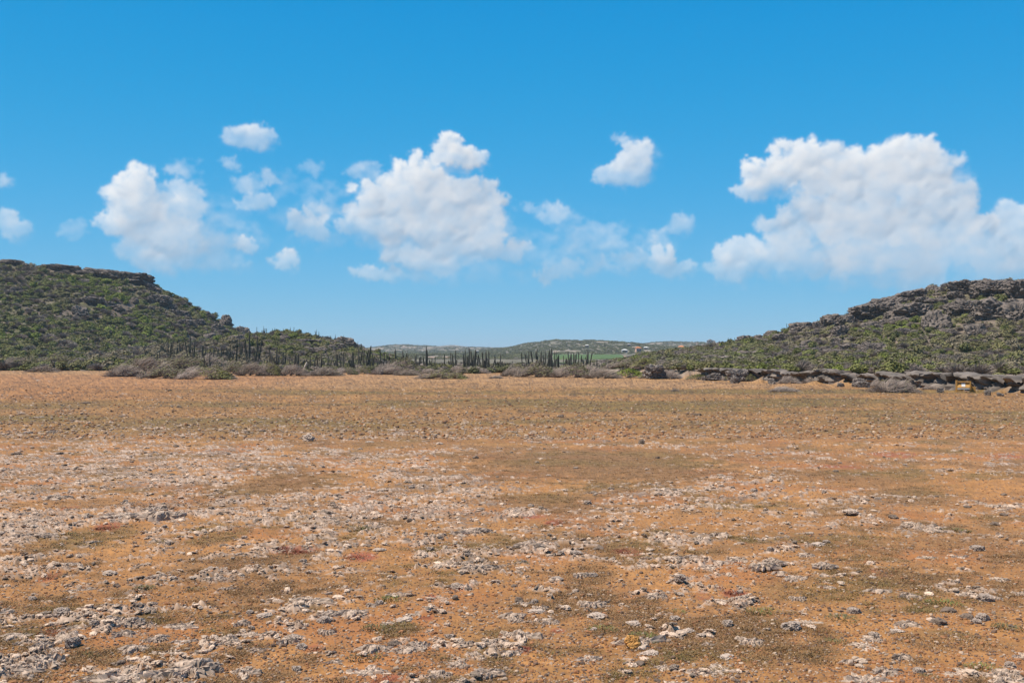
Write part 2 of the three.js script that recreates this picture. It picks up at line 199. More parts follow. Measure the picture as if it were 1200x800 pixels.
function plain(x, z) {
  const d = -z;
  const c = 0.914, s = 0.407;                                      // beds of the rock run aslant
  const wx = x + 0.16 * n2(x * 1.7, z * 1.7), wz = z + 0.16 * n2(x * 1.7 + 31, z * 1.7);
  const u = (wx * c - wz * s) * 0.72, v = (wx * s + wz * c) * 1.25;
  let rk = 0, gr = 0, sl = 0, rd = 0;
  if (d > 4 && d < 40) for (const e of ellipses) {
    const q = ((x - e[0]) / e[2]) ** 2 + ((z - e[1]) / e[3]) ** 2; if (q > 2.6) continue;
    const w = e[5] * (1 - sst(0.3, 1.7, q + 0.9 * n2(x * 3.1, z * 3.1)));
    if (e[4] === 'rock') rk = Math.max(rk, w); else if (e[4] === 'grass') gr = Math.max(gr, w); else if (e[4] === 'soil') sl = Math.max(sl, w); else rd = Math.max(rd, w);
  }
  const cov = clamp(coverAt(d) + (d < 10 ? clamp(-x * 0.035, -0.1, 0.08) : clamp(-x * 0.014, -0.12, 0.04)) + 0.2 * rk - 0.3 * sl - 0.4 * gr, 0.0, 0.9);
  const f1 = fbm2(u * 0.55 + 3, v * 0.55, 2) * 0.32 + fbm2(u * 2.1, v * 2.1, 3) * 0.7 + fbm2(u * 8.5, v * 8.5, 2) * 0.8 + n2(u * 27 + 9, v * 27) * 0.22;
  const thr = (0.5 - cov) * 1.15;
  const rock = sst(thr - 0.05, thr + 0.09, f1), body = sst(thr + 0.02, thr + 0.5, f1);
  // relief
  const r1 = 1 - 2 * Math.abs(n2(u * 7, v * 7)), r2 = 1 - 2 * Math.abs(n2(u * 19 + 5, v * 19)), r3 = n2(u * 46, v * 46), r4 = n2(x * 110, z * 110);
  const row = d * d / 1750, oct = (l) => 1 - sst(l * 0.09, l * 0.36, row);   // relief the sheet can carry at that spacing
  const far = 1 - 0.5 * sst(9, 24, d), o1 = oct(0.16), o2 = oct(0.06), o3 = oct(0.03), o4 = oct(0.012), op = oct(0.09);
  const pit = sst(0.22, 0.42, n2(u * 13 + 40, v * 13)) * 0.6 + sst(0.25, 0.45, n2(u * 29 + 4, v * 29)) * 0.4;
  let h = 0.05 * fbm2(x * 0.22, z * 0.22, 2) * (1 - sst(60, 90, d)) + 0.010 * n2(x * 2.6, z * 2.6);
  h += rock * far * (0.006 + 0.026 * body * oct(0.5) + 0.028 * body * r1 * o1 + 0.017 * r2 * o2 + 0.012 * r3 * o3 + 0.004 * r4 * o4 - 0.06 * pit * op * (0.4 + 0.6 * body));
  h += (1 - rock) * (0.0035 * n2(x * 24, z * 24) * o2 + 0.0035 * n2(x * 63, z * 63) * o3 + 0.002 * r4 * o4);
  // colour
  const m1 = n2(x * 0.5 + 7, z * 0.5), m2 = n2(x * 3.3, z * 3.3 + 5), sp = n2(x * 38, z * 38), sp2 = n2(x * 90 + 3, z * 90), band = fbm2(x * 0.06 + 2, z * 0.16, 3);
  let R = 0.335 + 0.07 * m1 + 0.05 * m2, G = 0.15 + 0.033 * m1 + 0.024 * m2, B = 0.041 + 0.009 * m1 + 0.008 * m2;
  { const fine = 1 + 0.3 * n2(x * 17, z * 17) + 0.28 * sp + 0.22 * sp2; R *= fine; G *= fine; B *= fine; }
  const redden = sst(0.05, 0.5, n2(x * 0.9 + 60, z * 0.9)); R = mix(R, 0.32, redden * 0.6); G = mix(G, 0.112, redden * 0.6); B = mix(B, 0.028, redden * 0.6);
  const crumb = sst(0.18, 0.42, sp) * 0.75 + sst(0.3, 0.5, sp2) * 0.4; R = mix(R, 0.17, crumb * 0.7); G = mix(G, 0.095, crumb * 0.7); B = mix(B, 0.05, crumb * 0.7);
  let grass = clamp(Math.max(gr, sst(-0.22, 0.36, fbm2(x * 0.75 + 11, z * 0.75 + 3, 3) + 0.3 * n2(x * 5, z * 5)) * (d < 20 ? 0.9 : 0.6)), 0, 1);
  const gl = 0.8 + 0.45 * n2(x * 30 + 9, z * 30) + 0.3 * n2(x * 75, z * 75), gn = sst(-0.2, 0.5, n2(x * 0.6 + 90, z * 0.6));
  R = mix(R, mix(0.2, 0.165, gn) * gl, grass * 0.8); G = mix(G, mix(0.108, 0.108, gn) * gl, grass * 0.8); B = mix(B, mix(0.044, 0.034, gn) * gl, grass * 0.8);
  if (d > 17) {                                                     // out on the plain: olive turf, ochre dust, a paler strip along the far edge
    const t = sst(17, 26, d), ol = sst(-0.12, 0.25, band + 0.25 * n2(x * 0.35, z * 0.5)) * (1 - sst(46, 60, d)), pale = sst(50, 66, d + 12 * n2(x * 0.07, z * 0.1));
    let r = mix(0.235, 0.142, ol), g = mix(0.116, 0.087, ol), b = mix(0.032, 0.018, ol);
    r = mix(r, 0.31, pale * 0.8); g = mix(g, 0.17, pale * 0.8); b = mix(b, 0.07, pale * 0.8);
    const left = sst(-6, -22, x) * sst(30, 40, d) * (1 - sst(80, 100, d)); r = mix(r, 0.28, left * 0.6); g = mix(g, 0.115, left * 0.6); b = mix(b, 0.035, left * 0.6);
    const gg = 0.92 + 0.5 * sp + 0.45 * n2(x * 8, z * 8) + 0.35 * n2(x * 2.2, z * 4) + 0.25 * n2(x * 0.9, z * 1.6); r *= gg; g *= gg; b *= gg;
    R = mix(R, r, t * 0.9); G = mix(G, g, t * 0.9); B = mix(B, b, t * 0.9);
  }
  if (rd > 0) { const k = rd * sst(-0.25, 0.2, sp + 0.4 * m2 + 0.25); R = mix(R, 0.26, k * 0.8); G = mix(G, 0.062, k * 0.8); B = mix(B, 0.033, k * 0.8); }
  const white = sst(-0.35, 0.35, n2(x * 1.3 + 20, z * 1.3) + 0.6 * n2(x * 6, z * 6) + 0.25), gr2 = 0.86 + 0.55 * r3 + 0.4 * sp + 0.25 * sp2;
  const kR = mix(0.22, 0.43, white) * gr2, kG = mix(0.152, 0.31, white) * gr2, kB = mix(0.108, 0.228, white) * gr2;
  const kk = rock * (0.9 - 0.5 * sst(0.1, 0.4, pit));
  R = mix(R, kR, kk); G = mix(G, kG, kk); B = mix(B, kB, kk);
  out.h = h; out.r = clamp(R, 0.02, 0.7); out.g = clamp(G, 0.015, 0.6); out.b = clamp(B, 0.01, 0.5); out.rock = rock; out.grass = grass * (1 - rock);
  return out;
}
function groundH(x, z) { const l = topH(x, z); return -z < 130 ? l + plain(x, z).h * (l > 0.3 ? 0.5 : 1) : l; }

// ------------------------------------------------------------------ bookkeeping
const taken = new Map();
const numbered = (n) => { const k = taken.get(n) ?? 0; taken.set(n, k + 1); return k ? n + '_' + String(k).padStart(3, '0') : n; };
function add(o, name, label, category, group, kind) {
  o.name = numbered(name); o.userData = { label, category }; if (group) o.userData.group = group; o.userData.kind = kind ?? 'thing'; scene.add(o); return o;
}
const struct = (o, name) => { o.name = numbered(name); o.userData = { kind: 'structure' }; scene.add(o); return o; };
const mat = (r, g, b, opt = {}) => new THREE.MeshStandardMaterial({ color: new THREE.Color().setRGB(r, g, b), roughness: 0.95, metalness: 0, side: THREE.DoubleSide, ...opt });
const M = { ground: mat(1, 1, 1, { vertexColors: true, roughness: 1 }), rock: mat(1, 1, 1, { vertexColors: true, roughness: 0.95 }) };
function gridMesh(nu, nv, at, material) {                            // at(i, j) -> [x, y, z, r, g, b]
  const pos = new Float32Array(nu * nv * 3), col = new Float32Array(nu * nv * 3), idx = new Uint32Array((nu - 1) * (nv - 1) * 6);
  for (let j = 0, k = 0; j < nv; j++) for (let i = 0; i < nu; i++, k += 3) { const a = at(i, j); pos[k] = a[0]; pos[k + 1] = a[1]; pos[k + 2] = a[2]; col[k] = a[3]; col[k + 1] = a[4]; col[k + 2] = a[5]; }
  for (let j = 0, k = 0; j < nv - 1; j++) for (let i = 0; i < nu - 1; i++, k += 6) { const a = j * nu + i, b = a + 1, c = a + nu, d = c + 1; idx[k] = a; idx[k + 1] = b; idx[k + 2] = c; idx[k + 3] = b; idx[k + 4] = d; idx[k + 5] = c; }
  const g = new THREE.BufferGeometry(); g.setAttribute('position', new THREE.BufferAttribute(pos, 3)); g.setAttribute('color', new THREE.BufferAttribute(col, 3)); g.setIndex(new THREE.BufferAttribute(idx, 1)); g.computeVertexNormals();
  return new THREE.Mesh(g, material);
}

const placeName = (x, z) => { const d = -z, l = hillL(x, z), m = hillM(x, z), q = hillR(x, z); if (d < 98 && x > 2 && edgeSide(x, z) > 0 && q < 2) return 'on the terrace above the low ledge'; return q > Math.max(l, m) ? 'on the rocky hill' : m > l ? 'on the low cactus knoll' : 'on the flat-topped hill'; };
// ------------------------------------------------------------------ ground sheet, out to the horizon
{
  const th = []; for (let a = -180; a < -42; a += 6) th.push(a); for (let a = -42; a < -28; a += 0.13) th.push(a); for (let a = -28; a < 28; a += 0.0535) th.push(a); for (let a = 28; a < 42; a += 0.13) th.push(a); for (let a = 42; a <= 180; a += 6) th.push(a);
  const rr = [0.02, 1, 2, 3]; for (let y = 880; y > 436; y -= 1.12) rr.push(depthAt(y)); for (let d = rr[rr.length - 1] * 1.03; d < 6500; d *= 1.035) rr.push(d);
  const nu = th.length, nv = rr.length;
  const fieldX0 = toX(640, 520), fieldX1 = toX(742, 560);
  const m = gridMesh(nu, nv, (i, j) => {
    const a = th[i] * Math.PI / 180, r = rr[j] / Math.max(0.72, Math.cos(Math.min(Math.abs(a), 0.75))), x = Math.sin(a) * r, z = -Math.cos(a) * r, d = -z;
    let y = landH(x, z), R, G, B;
    if (d < 130 && Math.hypot(x, z) < 170) {
      const p = plain(x, z); R = p.r; G = p.g; B = p.b; y += p.h;
      const s = x > 2 && d < 125 ? edgeSide(x, z) : -9;
      if (s > 0) { const t = sst(0.0, 0.4, s), v = 0.9 + 0.4 * n2(x * 3, z * 3) + 0.3 * n2(x * 11, z * 11); R = mix(R, 0.25 * v, t); G = mix(G, 0.185 * v, t); B = mix(B, 0.135 * v, t); y += t * 0.05 * fbm2(x * 1.5, z * 1.5, 3); }
    } else { const v = 0.8 + 0.5 * fbm2(x * 0.05, z * 0.05, 4); R = 0.17 * v; G = 0.135 * v; B = 0.085 * v; }
    if (d > 110) {
      const t = sst(110, 160, d), v = 0.85 + 0.6 * fbm2(x * 0.09, z * 0.09, 4); R = mix(R, 0.16 * v, t); G = mix(G, 0.135 * v, t); B = mix(B, 0.085 * v, t);
      if (d > 600) { const bare = sst(0.16, 0.32, fbm2(x * 0.05 + 5, z * 0.012, 4) + (x < 20 && d > 1300 ? 0.14 : 0)); R = mix(R, 0.27, bare); G = mix(G, 0.21, bare); B = mix(B, 0.15, bare); const rd = sst(0.2, 0.3, fbm2(x * 0.008 + 51, z * 0.01, 2)); R = mix(R, 0.36, rd * bare); G = mix(G, 0.2, rd * bare); B = mix(B, 0.13, rd * bare); }
    }
    return [x, y, z, clamp(R, 0.02, 0.8), clamp(G, 0.02, 0.8), clamp(B, 0.01, 0.8)];
  }, M.ground);
  struct(m, 'ground');
}
console.log('ground');
// hills
function hillMesh(name, fn, x0, x1, d0, d1, step, tint) {
  const nu = Math.ceil((x1 - x0) / step) + 1, nv = Math.ceil((d1 - d0) / step) + 1;
  struct(gridMesh(nu, nv, (i, j) => {
    const x = mix(x0, x1, i / (nu - 1)), z = -mix(d0, d1, j / (nv - 1)), v = 0.72 + 0.9 * fbm2(x * 0.45, z * 0.45, 4), g = sst(-0.2, 0.3, fbm2(x * 0.07 + 9, z * 0.07, 3)), s = sst(0.05, 0.35, fbm2(x * 0.35 + 40, z * 0.35, 3));
    let R = mix(tint[0], 0.12, g) * v, G = mix(tint[1], 0.11, g) * v, B = mix(tint[2], 0.05, g) * v;
    R = mix(R, tint[0] * 1.5, s * 0.6); G = mix(G, tint[1] * 1.45, s * 0.6); B = mix(B, tint[2] * 1.4, s * 0.6);
    return [x, fn(x, z) + 0.3 * fbm2(x * 0.6, z * 0.6, 3), z, Math.max(0.02, R), Math.max(0.02, G), Math.max(0.015, B)];
  }, M.ground), name);
}
hillMesh('hill', hillL, -290, -50, 122, 420, 1.1, [0.17, 0.13, 0.095]);
hillMesh('hill', hillM, -76, -12, 106, 290, 0.8, [0.16, 0.13, 0.095]);
hillMesh('hill', hillR, 8, 260, 74, 330, 0.9, [0.19, 0.145, 0.105]);
console.log('hills');

// ------------------------------------------------------------------ rocks
function rockGeo(seed, o = {}) {                                     // fits a unit box; pitted, cut by joints
  const { detail = 8, rough = 0.16, pits = 0.1, cuts = 9, box = 0.5, freq = 1.6, tone = [0.3, 0.26, 0.23], vary = 0.35, flat = 0.4, crease = 0.6 } = o, r = rng(seed);
  let g = new THREE.IcosahedronGeometry(1, detail); g.deleteAttribute('normal'); g.deleteAttribute('uv'); g = mergeVertices(g, 1e-4);
  const p = g.attributes.position, planes = [], off = seed * 13.7, v = new THREE.Vector3(), col = new Float32Array(p.count * 3);
  for (let i = 0; i < cuts; i++) planes.push([new THREE.Vector3(r() * 2 - 1, (r() * 2 - 1) * 0.8, r() * 2 - 1).normalize(), 0.62 + r() * 0.3]);
  for (let i = 0; i < p.count; i++) {
    v.fromBufferAttribute(p, i);
    const k = 4, sup = Math.pow(Math.abs(v.x) ** k + Math.abs(v.y) ** k + Math.abs(v.z) ** k, -1 / k);
    let q = mix(1, sup, box);
    for (const [n, c] of planes) { const dt = v.dot(n); if (dt > 0.05) q = Math.min(q, c / dt * 1.05); }
    const a = v.x * freq + off, b = v.y * freq * 1.4, c = v.z * freq - off;
    const rid = 1 - 2 * Math.abs(n3(a * 2.1, b * 2.4, c * 2.1)), rid2 = 1 - 2 * Math.abs(n3(a * 5 + 3, b * 5, c * 5));
    const pit = sst(0.18, 0.42, n3(a * 4.1 + 9, b * 4.1, c * 4.1));
    q *= 1 + rough * (fbm3(a, b, c, 3) * 1.5 + 0.35 * rid + 0.22 * rid2) - pits * pit;
    v.multiplyScalar(q); if (v.y < -flat) v.y = -flat - (-flat - v.y) * 0.2;
    p.setXYZ(i, v.x * 0.5, v.y * 0.5, v.z * 0.5);
    const t = 1 + vary * (fbm3(a * 1.7 + 5, b * 1.7, c * 1.7, 3) * 2 + 0.4 * n3(a * 9, b * 9, c * 9)) , w = sst(0, 0.4, n3(a * 1.3 + 70, b * 1.3, c * 1.3)) * 0.35;
    col[i * 3] = clamp(mix(tone[0] * t, tone[0] * 1.5, w), 0.03, 0.7); col[i * 3 + 1] = clamp(mix(tone[1] * t, tone[1] * 1.5, w), 0.03, 0.65); col[i * 3 + 2] = clamp(mix(tone[2] * t, tone[2] * 1.48, w), 0.03, 0.6);
  }
  g.setAttribute('color', new THREE.BufferAttribute(col, 3));
  return toCreasedNormals(g, crease);
}
// a low outcrop of karst in a unit box: ragged outline, sharp fins, holes through to the soil
function outcropGeo(seed, tone) {
  const nr = 22, na = 60, pos = [], col = [], idx = [], o = seed * 7.31;
  for (let i = 0; i <= nr; i++) for (let j = 0; j < na; j++) {
    const q = i / nr, a = j / na * 6.28318, ca = Math.cos(a), sa = Math.sin(a), rad = 0.5 * clamp(0.66 + 0.5 * n2(ca * 1.6 + o, sa * 1.6) + 0.35 * n2(ca * 4.5 + o, sa * 4.5), 0.2, 1.05) * Math.pow(q, 0.85);
    let x = ca * rad, z = sa * rad;
    const fin = 1 - 2 * Math.abs(n2(x * 6 + o, z * 9)), fin2 = 1 - 2 * Math.abs(n2(x * 14 + o, z * 17 + 3)), big = n2(x * 2.6 + o, z * 2.6 + 8), hole = sst(0.16, 0.34, n2(x * 8.5 + o + 20, z * 8.5));
    let y = Math.pow(1 - q ** 5, 0.8) * clamp(0.62 + 0.45 * big + 0.12 * fin + 0.07 * fin2 + 0.03 * n2(x * 30 + o, z * 30), 0.1, 1.05); y *= 1 - 0.95 * hole; y *= 1 - 0.6 * sst(0.2, 0.38, n2(x * 19 + o + 7, z * 19)); if (i === nr) y = -0.35;
    const st = q * (0.05 * n2(y * 5.5 + o, ca * 1.2) + 0.025 * n2(y * 13 + o, sa * 3)), dx = 0.02 * n2(x * 9 + o, z * 9 + y * 7), dz = 0.02 * n2(x * 9 + o + 40, z * 9 + y * 7); x += dx + ca * st; z += dz + sa * st;
    pos.push(x, y, z);
    const v = clamp(0.95 + 0.6 * n2(x * 9 + o, z * 9) + 0.6 * n2(x * 26 + o, z * 26 + y * 10) + 0.3 * n2(x * 55 + o, z * 55), 0.3, 1.5), w = hole * 0.5; col.push(mix(tone[0] * v, 0.3, w), mix(tone[1] * v, 0.17, w), mix(tone[2] * v, 0.08, w));
  }
  for (let i = 0; i < nr; i++) for (let j = 0; j < na; j++) { const a = i * na + j, b = i * na + (j + 1) % na, c = a + na, d = b + na; idx.push(a, b, c, b, d, c); }
  const g = new THREE.BufferGeometry(); g.setAttribute('position', new THREE.Float32BufferAttribute(pos, 3)); g.setAttribute('color', new THREE.Float32BufferAttribute(col, 3)); g.setIndex(idx); return toCreasedNormals(g, 0.4);
}
// loose stones and broken limestone on the plain
const PALE = [0.42, 0.32, 0.245], GREY = [0.31, 0.235, 0.182], DARK = [0.15, 0.105, 0.075], RUST = [0.5, 0.25, 0.07];
const outcrop = [], chunk = [], slab = [], darkStone = [], pebble = [];
for (let i = 0; i < 5; i++) {
  outcrop.push(outcropGeo(400 + i * 3, i % 2 ? [0.47, 0.348, 0.255] : [0.40, 0.292, 0.213]));
  chunk.push(rockGeo(100 + i, { detail: 11, rough: 0.30, pits: 0.30, cuts: 6, box: 0.3, freq: 2.1, tone: GREY, vary: 0.5, crease: 0.7 }));
  slab.push(rockGeo(130 + i, { detail: 11, rough: 0.34, pits: 0.3, cuts: 8, box: 0.4, freq: 2.2, tone: PALE, vary: 0.4, crease: 0.7 }));
  darkStone.push(rockGeo(160 + i, { detail: 7, rough: 0.2, pits: 0.18, cuts: 10, freq: 1.5, tone: DARK, vary: 0.4 }));
  pebble.push(rockGeo(190 + i, { detail: 2, rough: 0.25, pits: 0.1, cuts: 6, freq: 1.3, tone: [0.29, 0.22, 0.165], vary: 0.25, crease: 0.5 }));
}
const rust = rockGeo(222, { detail: 12, rough: 0.16, pits: 0.1, cuts: 9, tone: RUST, vary: 0.35 });
function layStone(g, x, z, sx, sy, sz, turn, sink, name, label, group, tilt = 0) {
  const m = new THREE.Mesh(g, M.rock); m.scale.set(sx, sy, sz); m.rotation.set(tilt, turn, tilt * 0.6, 'YXZ'); m.position.set(x, groundH(x, z) + sy * (0.22 - sink), z);
  if (group) { const p = plain(x, z); label = (sx > 0.16 ? 'broad ' : sx < 0.065 ? 'small ' : '') + label + (p.rock > 0.5 ? ' amid broken limestone crust' : p.grass > 0.4 ? ' in dry olive grass' : -z > 24 ? ' far out on the plain' : ' on bare orange soil'); }
  return add(m, name, label, 'rock', group);
}
const L_OUT = 'low jagged limestone outcrop with holes', L_CHUNK = 'jagged pitted grey limestone chunk', L_SLAB = 'flat pale limestone slab lying', L_DARK = 'dark brown stone lying loose';
{
  // [px, py, width, height, type] (c chunk, s slab, d dark) as they stand in the photograph
  const list = [[136, 728, 33, 20, 'c'], [146, 741, 30, 15, 'c'], [83, 743, 26, 14, 'c'], [112, 734, 11, 12, 'c'], [176, 706, 22, 8, 'c'], [55, 776, 52, 26, 'c'], [14, 772, 32, 24, 'c'], [32, 789, 26, 12, 's'], [160, 756, 36, 14, 'c'], [185, 746, 30, 12, 'c'], [200, 762, 38, 9, 's'], [212, 731, 18, 12, 'c'], [218, 748, 11, 8, 's'], [267, 750, 32, 15, 'c'], [286, 729, 22, 13, 'c'], [228, 677, 9, 6, 's'], [250, 668, 15, 10, 'c'], [290, 786, 32, 18, 'c'], [20, 742, 34, 9, 'c'], [70, 758, 30, 12, 's'],
    [336, 750, 32, 20, 'c'], [384, 739, 24, 16, 'c'], [380, 726, 16, 10, 'c'], [440, 760, 40, 18, 'c'], [463, 754, 16, 12, 'd'], [491, 757, 34, 20, 'c'], [546, 754, 24, 18, 'c'], [556, 766, 18, 12, 'c'], [538, 779, 26, 12, 'c'], [516, 792, 34, 12, 'c'], [578, 754, 26, 16, 'c'], [600, 742, 26, 14, 'c'], [432, 786, 48, 18, 's'], [412, 715, 44, 12, 'c'], [436, 707, 18, 10, 'c'], [352, 714, 34, 16, 's'], [312, 719, 20, 12, 's'], [455, 728, 24, 10, 's'], [475, 724, 20, 9, 's'], [540, 628, 12, 5, 's'], [570, 643, 9, 6, 'd'], [445, 645, 14, 7, 's'], [477, 634, 9, 7, 'd'],
    [844, 627, 26, 12, 'c'], [701, 642, 12, 6, 'd'], [607, 642, 15, 8, 'd'], [675, 648, 16, 7, 'c'], [788, 656, 24, 8, 's'], [840, 659, 30, 10, 'c'], [865, 657, 24, 8, 'c'], [680, 673, 25, 14, 'c'], [653, 678, 16, 7, 'c'], [614, 706, 22, 10, 'c'], [629, 715, 16, 8, 's'], [770, 698, 30, 12, 'c'], [797, 683, 16, 10, 'c'], [843, 704, 26, 9, 's'], [615, 745, 38, 22, 'c'], [604, 726, 18, 12, 'c'], [805, 735, 16, 14, 's'], [822, 740, 10, 6, 's'], [743, 728, 17, 9, 's'], [790, 722, 14, 7, 'c'], [776, 778, 24, 10, 's'], [748, 775, 11, 10, 'd'], [760, 761, 17, 7, 's'], [880, 748, 34, 16, 'c'], [850, 765, 16, 7, 's'], [790, 796, 34, 9, 's'], [645, 726, 26, 9, 'c'], [700, 720, 20, 10, 's'],
    [998, 602, 19, 7, 's'], [1046, 605, 12, 8, 'd'], [1058, 606, 9, 6, 's'], [945, 727, 34, 6, 's'], [1000, 716, 16, 10, 'c'], [1063, 699, 28, 11, 'c'], [1140, 698, 32, 10, 'c'], [1163, 701, 18, 7, 'c'], [1110, 715, 18, 8, 'd'], [1132, 723, 15, 9, 'd'], [1062, 731, 34, 12, 'c'], [1097, 729, 20, 12, 'd'], [1050, 737, 12, 6, 's'], [1022, 745, 26, 9, 'c'], [1012, 753, 36, 10, 's'], [1056, 768, 26, 13, 'c'], [1004, 791, 24, 13, 'c'], [1128, 786, 40, 13, 's'], [1180, 792, 30, 14, 'c'], [1076, 784, 14, 10, 'c'], [1022, 678, 9, 5, 's'], [957, 640, 16, 8, 's'], [1095, 622, 26, 8, 'c'], [1070, 617, 22, 8, 'c'], [1145, 645, 16, 9, 'c'], [935, 700, 24, 12, 'c'], [968, 688, 18, 8, 'c'], [905, 664, 26, 12, 'c'], [945, 652, 22, 8, 'c'], [1170, 680, 22, 8, 'c'], [1195, 696, 20, 10, 'c'],
    [1010, 513, 9, 5, 's'], [900, 531, 8, 5, 's'], [207, 523, 9, 6, 'd'], [433, 518, 9, 4, 's'], [458, 544, 9, 5, 's'], [643, 557, 7, 5, 's'], [1092, 561, 6, 3, 's'], [60, 507, 12, 5, 'd'], [20, 531, 12, 5, 'd'], [70, 531, 8, 5, 'd'], [91, 549, 10, 5, 'd'], [199, 458, 6, 3, 'd'], [254, 484, 7, 3, 'd'], [273, 505, 7, 4, 'd'], [657, 489, 9, 4, 'd'], [600, 491, 6, 3, 'd'], [570, 486, 5, 3, 'd'], [660, 504, 9, 4, 'd'], [818, 486, 10, 4, 'd'], [308, 505, 9, 4, 'd'], [1175, 602, 10, 5, 'd'], [1133, 592, 9, 4, 'd'], [1175, 578, 8, 4, 'd'], [979, 553, 7, 5, 'd'], [210, 478, 8, 4, 'd'], [33, 507, 12, 4, 'c'], [100, 472, 12, 3, 'd'], [143, 488, 8, 3, 'd'], [45, 490, 10, 4, 's'], [25, 485, 9, 4, 's']];
  const r = rng(404); let n = 0;
  for (const [px, py, w, h, k] of list) {
    const d = depthAt(py), x = toX(px, d), z = -d, W = w / F * d * 0.95, Hh = h / F * d, set = k === 'c' ? chunk : k === 's' ? slab : darkStone, g = set[n++ % 5];
    const tall = k === 's' ? Math.min(Hh, W * 0.4) : Math.min(Hh, W * 0.62), deep = W * (0.8 + r() * 0.45);
    if ((k === 'c' && w > 17) || (k === 's' && w > 21)) { const m = new THREE.Mesh(outcrop[k === 's' ? (n % 2) * 2 + 1 : n % 5], M.rock); m.scale.set(W * 1.35, tall * (k === 's' ? 0.32 : 0.42), deep * 1.35); m.rotation.y = Math.floor(r() * 2) * 3.14 + 0.35 + (r() - 0.5) * 0.5; m.position.set(x, groundH(x, z) - tall * 0.06, z); { const p = plain(x, z); add(m, 'limestone_outcrop', (w > 34 ? 'long ' : w < 24 ? 'small ' : '') + (k === 's' ? 'pale ' : '') + L_OUT + (p.rock > 0.5 ? ' amid broken crust' : p.grass > 0.4 ? ' in dry olive grass' : ' on bare orange soil'), 'rock', 'limestone outcrops on the plain'); } continue; }
    layStone(g, x, z, W, tall * (k === 's' ? 0.75 : 0.95), deep, r() * 6.28, 0.12, k === 'c' ? 'limestone_chunk' : k === 's' ? 'limestone_slab' : 'dark_stone', k === 'c' ? L_CHUNK : k === 's' ? L_SLAB : L_DARK, k === 'c' ? 'limestone chunks on the plain' : k === 's' ? 'pale slabs on the plain' : 'dark stones on the plain');
  }
  const one = (g, px, py, w, h, turn, name, label, tilt = 0) => { const d = depthAt(py), W = w / F * d, Hh = h / F * d; return layStone(g, toX(px, d), -d, W, Hh * 1.35, W * 0.85, turn, 0.0, name, label, undefined, tilt); };
  one(rust, 742, 754, 23, 17, 0.4, 'rust_coloured_stone', 'rounded rust-orange stone beside a small green tuft');
  one(slab[2], 362, 516, 13, 7, 0.3, 'leaning_stone', 'pale flat stone leaning up at a slant on the gravelly plain', 0.5);
  one(darkStone[1], 752, 520, 8, 5, 0.2, 'upright_stone', 'small upright dark stone at the edge of the dry grass patch', 0.2);
  // further low outcrops where the pavement breaks the soil
  for (let i = 0, m0 = 0; m0 < 95 && i < 4000; i++) {
    const py = 560 + 245 * Math.sqrt(r()), px = r() * 1260 - 30, d = depthAt(py), x = toX(px, d), z = -d, p = plain(x, z); if (p.rock < 0.6 && r() < 0.93) continue; m0++;
    const W = (0.11 + 0.26 * r() * r()) * (d > 9 ? 1.15 : 1), m = new THREE.Mesh(outcrop[Math.floor(r() * 5)], M.rock), grass = p.grass > 0.4, crust = p.rock > 0.5; m.scale.set(W * 1.4, W * (0.08 + 0.1 * r()), W * (0.7 + 0.5 * r())); m.rotation.y = Math.floor(r() * 2) * 3.14 + 0.4 + (r() - 0.5) * 0.6; m.position.set(x, groundH(x, z) - 0.006, z);
    add(m, 'limestone_outcrop', (W > 0.24 ? 'long ' : W < 0.15 ? 'small ' : '') + L_OUT + (crust ? ' amid broken crust' : grass ? ' in dry olive grass' : ' on bare orange soil'), 'rock', 'limestone outcrops on the plain');
  }
  // further stones of the same kinds, the larger ones of the scatter
  let made = 0;
  while (made < 120) {
    const py = 452 + Math.pow(r(), 0.8) * 345, px = r() * 1240 - 20, d = depthAt(py), x = toX(px, d), p = plain(x, -d), roll = r();
    if (py > 560 && p.rock < 0.5 && r() < 0.75) continue;
    const k = py < 540 ? (roll < 0.55 ? 'd' : 's') : roll < 0.6 ? 'c' : roll < 0.85 ? 's' : 'd', W = (py < 540 ? 0.07 + 0.11 * r() * r() : 0.045 + 0.07 * r() * r()) * (k === 'd' ? 0.75 : 1), set = k === 'c' ? chunk : k === 's' ? slab : darkStone;
    layStone(set[Math.floor(r() * 5)], x, -d, W, W * (k === 's' ? 0.4 : 0.62), W * (0.7 + r() * 0.5), r() * 6.28, 0.06, k === 'c' ? 'limestone_chunk' : k === 's' ? 'limestone_slab' : 'dark_stone', k === 'c' ? L_CHUNK : k === 's' ? L_SLAB : L_DARK, k === 'c' ? 'limestone chunks on the plain' : k === 's' ? 'pale slabs on the plain' : 'dark stones on the plain');
    made++;
  }
}
console.log('stones');
function scatter(name, label, category, geo, material, items) {      // items: [x, y, z, sx, sy, sz, turn, r, g, b, tilt]
  const m = new THREE.InstancedMesh(geo, material, items.length), o = new THREE.Object3D(), c = new THREE.Color();
  items.forEach((a, i) => { o.position.set(a[0], a[1], a[2]); o.scale.set(a[3], a[4], a[5]); o.rotation.set(a[10] ?? 0, a[6], 0, 'YXZ'); o.updateMatrix(); m.setMatrixAt(i, o.matrix); m.setColorAt(i, c.setRGB(a[7], a[8], a[9])); });
  return add(m, name, label, category, undefined, 'stuff');
}
